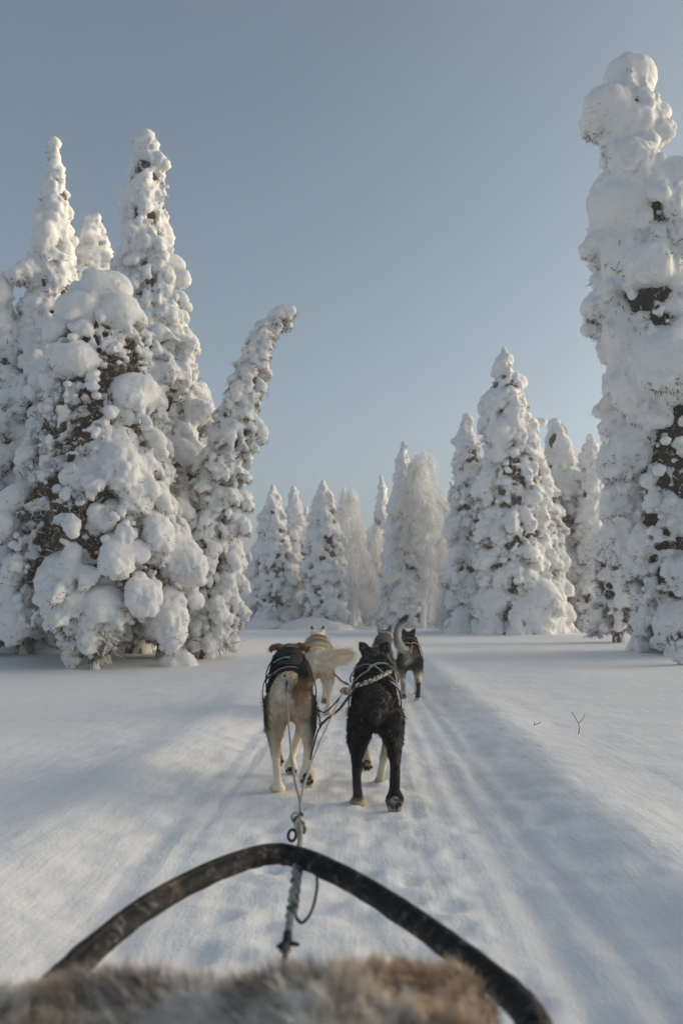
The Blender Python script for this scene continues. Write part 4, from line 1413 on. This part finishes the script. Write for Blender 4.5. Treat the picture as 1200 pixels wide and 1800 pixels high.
rope('neck_line', 'tan and dark line between the white dog and the black dog', [at(587, 1185, 6.6), at(593, 1190, 6.0), at(600, 1197, 5.4), at(612, 1203, 4.9)], 0.006, M_TAN, twist=True)
ch = empty('chain', tuple(at(560, 1270, 4.65)))
tag(ch, 'short dark chain hanging beside the cream dog right hind leg', 'chain')
for i in range(8):
    c = at(558 + 0.8 * i, 1245 + i * 4.4, 4.65) - at(560, 1270, 4.65)
    ring(ch, 'link', c, 0.0085, 0.0028, (1, 0.2, 0) if i % 2 else (0.2, 1, 0), M_DARKROPE, 0.7)
ts = empty('snap_hook', tuple(tan_end))
tag(ts, 'metal snap and frosty strap at the rump of the cream and black dog', 'snap')
q = Soup()
q.tube([(0.002, 0, 0), (0.0, 0.02, 0.045), (-0.012, 0.06, 0.075)], [0.009, 0.008, 0.008], seg=8)
obj('strap_end', q.mesh('strap_end'), M_ROPELIGHT, ts)
ring(ts, 'snap_ring', (0.002, -0.004, -0.006), 0.015, 0.004, (0.1, 1, 0.2), M_METAL)
lp = at(722, 1140, 9.5)
rope('tug_line', 'tan tug line hanging from the rump of the farthest dog', [at(724, 1135, 9.52), at(720, 1148, 9.40), at(715, 1160, 9.38), at(710, 1168, 9.36)], 0.009, M_TAN, twist=True)


# ------------------------------------------------------------------ sled
def bow_mat():
    m, nt, b = mat_new('worn_black_bow')
    n1 = noise_node(nt, 11, 6, 0.7)
    n2 = noise_node(nt, 38, 5, 0.75)
    c1 = ramp_of(nt, n1.outputs['Fac'], [(0.52, (0.008, 0.009, 0.009)), (0.61, (0.035, 0.028, 0.022)), (0.70, (0.20, 0.14, 0.10))])
    c2 = ramp_of(nt, n2.outputs['Fac'], [(0.54, (0, 0, 0)), (0.72, (1, 1, 1))])
    mx = nt.nodes.new('ShaderNodeMix')
    mx.data_type = 'RGBA'
    nt.links.new(c2, mx.inputs[0])
    nt.links.new(c1, mx.inputs[6])
    mx.inputs[7].default_value = (0.16, 0.165, 0.16, 1)
    nt.links.new(mx.outputs[2], b.inputs['Base Color'])
    b.inputs['Roughness'].default_value = 0.72
    b.inputs['Specular IOR Level'].default_value = 0.25
    bump(nt, b, [(n1.outputs['Fac'], 0.8, 0.008), (n2.outputs['Fac'], 0.8, 0.004)])
    return m


M_BOW = bow_mat()
M_WOOD = plain('sled_ash_wood', (0.20, 0.13, 0.07), (0.34, 0.23, 0.13), 5, 0.6, 0.3, 0.3, 0.003, stretch=(8, 0.6, 8))
sled = empty('dog_sled', (-0.15, 0.4, 0.0))
tag(sled, 'wooden dog sled with a worn black curved bow in front', 'sled')
so = np.array([0.15, -0.4, 0.0])
bow_px = [(76, 1752, 1.47), (112, 1716, 1.55), (180, 1655, 1.70), (260, 1594, 1.86), (360, 1540, 2.03), (430, 1513, 2.14), (475, 1503, 2.19), (510, 1505, 2.19), (560, 1521, 2.12), (640, 1562, 1.98), (730, 1620, 1.80), (820, 1686, 1.62), (890, 1742, 1.49), (930, 1785, 1.40), (945, 1830, 1.33)]
BP = spline([at(a, b, c) for a, b, c in bow_px], 110) + so
S = Soup()
S.tube(BP, [(0.028 + 0.0013 * math.sin(i * 1.7) + 0.001 * math.sin(i * 0.61), 0.022 + 0.0013 * math.sin(i * 1.1)) for i in range(110)], seg=16, up=(0, -0.25, 1))
bw = obj('brush_bow', S.mesh('brush_bow'), M_BOW, sled)
S = Soup()
S.tube(BP[2:-2] + [0, 0, 0.021], [(0.010, 0.006)] * 106, seg=8, up=(0, -0.25, 1))
obj('bow_rib', S.mesh('bow_rib'), M_BOW, bw)
for s, e_ in ((-1, BP[2]), (1, BP[-3])):
    S = Soup()
    S.tube([e_ + [0, 0.02, -0.02], e_ + [-s * 0.03, -0.15, -0.10], e_ + [-s * 0.05, -0.35, -0.16]], [0.02, 0.018, 0.018], seg=10)
    obj('bow_strut', S.mesh('bow_strut'), M_BOW, sled)
for s, x in ((-1, -0.48), (1, 0.18)):
    S = Soup()
    S.tube(spline([(x, -1.0, 0.03), (x, 0.2, 0.025), (x, 1.10, 0.03), (x, 1.25, 0.10)], 20) + so * 1.0, [(0.02, 0.02)] * 20, seg=8, up=(0, 0, 1))
    obj('runner', S.mesh('runner'), M_WOOD, sled)
    for yy in (-0.4, 0.25, 0.9):
        S = Soup()
        S.tube(np.array([(x, yy, 0.02), (x * 0.97 - 0.005, yy - 0.03, 0.26)]) + so, [(0.018, 0.014)] * 2, seg=8)
        obj('stanchion', S.mesh('stanchion'), M_WOOD, sled)
for i in range(6):
    x = -0.46 + i * 0.124
    S = Soup()
    S.tube(np.array([(x, -0.6, 0.27), (x, 0.3, 0.272), (x, 1.02, 0.275)]) + so, [(0.05, 0.010)] * 3, seg=8, up=(0, 0, 1))
    obj('bed_slat', S.mesh('bed_slat'), M_WOOD, sled)


# ------------------------------------------------------------------ reindeer hide on the sled
def hide():
    rng = np.random.default_rng(77)
    crest = np.array([(-200, 1765), (-60, 1750), (60, 1740), (140, 1722), (230, 1735), (320, 1738), (390, 1712), (470, 1702), (540, 1690), (600, 1702), (680, 1712), (760, 1716), (800, 1716), (835, 1726), (862, 1752), (880, 1800)], float)
    nx, ny = 170, 70
    xs = np.linspace(-0.95, 0.205, nx)
    Yc = 1.14
    pts = np.array([at(a, b + 12 - 10 * math.exp(-((a - 530) / 120) ** 2) + 14 * sstep(640, 760, a) + 10 * (1 - sstep(150, 330, a)), Yc) for a, b in crest])
    zc = np.interp(xs, pts[:, 0], pts[:, 2])
    vs = np.linspace(0, 1, ny)
    X, Vv = np.meshgrid(xs, vs)
    ZC = np.tile(zc, (ny, 1))
    # v: 0 back under the sitter, .62 crest, 1 hem at the front
    Yy = np.where(Vv < 0.62, 0.40 + (Yc - 0.40) * Vv / 0.62, Yc + 0.13 * np.sin((Vv - 0.62) / 0.38 * math.pi / 2) + 0.05 * np.sin(X * 5))
    Z = np.where(Vv < 0.62, ZC - 0.05 * (1 - Vv / 0.62), ZC - (ZC - 0.26) * (1 - np.cos((Vv - 0.62) / 0.38 * math.pi / 2)))
    P = np.stack([X.ravel(), Yy.ravel(), Z.ravel()], 1)
    fold = 0.030 * noise(P * np.array([1, 1.4, 0.3]), 5, 3) + 0.013 * noise(P, 13, 4)
    # a valley between two folds of the hide
    fold += 0.020 * np.sin(P[:, 0] * 9 + P[:, 1] * 26)
    P[:, 2] += fold * (P[:, 1] < 1.17)
    P[:, 1] += fold * (P[:, 1] >= 1.17)
    idx = np.arange(nx * ny).reshape(ny, nx)
    Q = np.stack([idx[:-1, :-1].ravel(), idx[:-1, 1:].ravel(), idx[1:, 1:].ravel(), idx[1:, :-1].ravel()], 1)
    # give the skin thickness
    low = P - np.array([0, 0.008, 0.014])
    off_ = len(P)
    rim = np.concatenate([idx[0, :], idx[1:, -1], idx[-1, -2::-1], idx[-2:0:-1, 0]])
    rq = np.stack([rim, np.roll(rim, -1), np.roll(rim, -1) + off_, rim + off_], 1)
    me = mesh_np('pelt', np.concatenate([P, low]), np.concatenate([Q, Q[:, ::-1] + off_, rq[:, ::-1]]), 4)
    smooth(me)

    def hc(p):
        a = fbm(p, 5.5, 3, 5)
        b_ = fbm(p, 7.5, 2, 9)
        c = mix((0.42, 0.38, 0.33), (0.78, 0.73, 0.66), sstep(-0.5, 0.4, a))
        warm = sstep(-0.35, 0.4, b_) * (0.6 + 0.0 * sstep(0.12, 0.25, p[:, 0]) + 0.5 * sstep(-0.35, -0.45, p[:, 0]))
        c = mix(c, (0.58, 0.40, 0.26), np.clip(warm, 0, 1) * 0.85)
        dk = sstep(0.15, 0.6, fbm(p, 6.0, 2, 21))
        return mix(c, (0.07, 0.052, 0.04), dk * 0.6)
    set_col(me, hc(verts(me)))
    e = empty('reindeer_hide', (0, 0.9, 0.28))
    tag(e, 'shaggy grey and tan reindeer hide spread over the sled', 'animal hide')
    oo = np.array([0, -0.9, -0.28])
    V = verts(me)
    me.vertices.foreach_set('co', (V + oo).astype(np.float32).ravel())
    me.update()
    pelt = obj('pelt', me, M_FUR, e)
    n = 90000
    Nn = normals(me)[:off_]
    w = np.where((P[Q[:, 0], 1] > 0.75), 1.0, 0.25)
    pick = rng.choice(len(Q), n, p=w / w.sum())
    u, v = rng.random((n, 1)), rng.random((n, 1))
    a, b, c, d = (P[Q[:, i]] for i in range(4))
    B = (a[pick] * (1 - u) + b[pick] * u) * (1 - v) + (d[pick] * (1 - u) + c[pick] * u) * v
    Np = Nn[Q[pick, 0]]
    Np = np.where(Np[:, 2:3] < -0.2, -Np, Np)
    sw = np.stack([fbm(B, 4, 2, 31), 0.5 + 0.8 * fbm(B, 4, 2, 33), 0.3 * fbm(B, 5, 2, 35)], 1)
    cell = 0.034
    ci = np.floor(B / cell).astype(np.int64)
    cc = (ci + np.stack([_hash(ci[:, 0] + 7 * a_, ci[:, 1], ci[:, 2]) for a_ in range(3)], 1)) * cell
    D = Np * 0.75 + sw * 0.9 + rng.normal(0, 0.12, (n, 3)) + (cc - B) * 22
    L = rng.uniform(0.015, 0.034, n) * (1 + 0.35 * fbm(B, 6, 2, 41))
    L = np.where(B[:, 1] > 1.2, L * 0.7, L)
    C = hc(B) * rng.uniform(0.75, 1.2, (n, 1))
    C2 = np.clip(C * 1.25 + 0.06, 0, 0.8)
    hm = blade_mesh('hair', B + oo, D, L, rng.uniform(0.0014, 0.0028, n), C, C2, 0.4, rng, True)
    h = obj('hair', hm, M_FUR, pelt)
    h['kind'] = 'stuff'


hide()


# ------------------------------------------------------------------ frosty air
def haze():
    V = np.array([(x, y, z) for z in (-1.5, 14.0) for y in (-70, 310) for x in (-262, 262)], float)
    Q = [(0, 2, 3, 1), (4, 5, 7, 6), (0, 1, 5, 4), (2, 6, 7, 3), (0, 4, 6, 2), (1, 3, 7, 5)]
    m = bpy.data.materials.new('frosty_air')
    m.use_nodes = True
    nt = m.node_tree
    nt.nodes.clear()
    o = nt.nodes.new('ShaderNodeOutputMaterial')
    v = nt.nodes.new('ShaderNodeVolumePrincipled')
    v.inputs['Color'].default_value = (0.93, 0.94, 0.96, 1)
    v.inputs['Density'].default_value = HAZE
    nt.links.new(v.outputs[0], o.inputs['Volume'])
    tag(obj('haze', mesh_np('haze', V, Q, 4), m), 'thin frosty haze in the air over the clearing', 'haze', kind='stuff')


HAZE = 0.0045
haze()
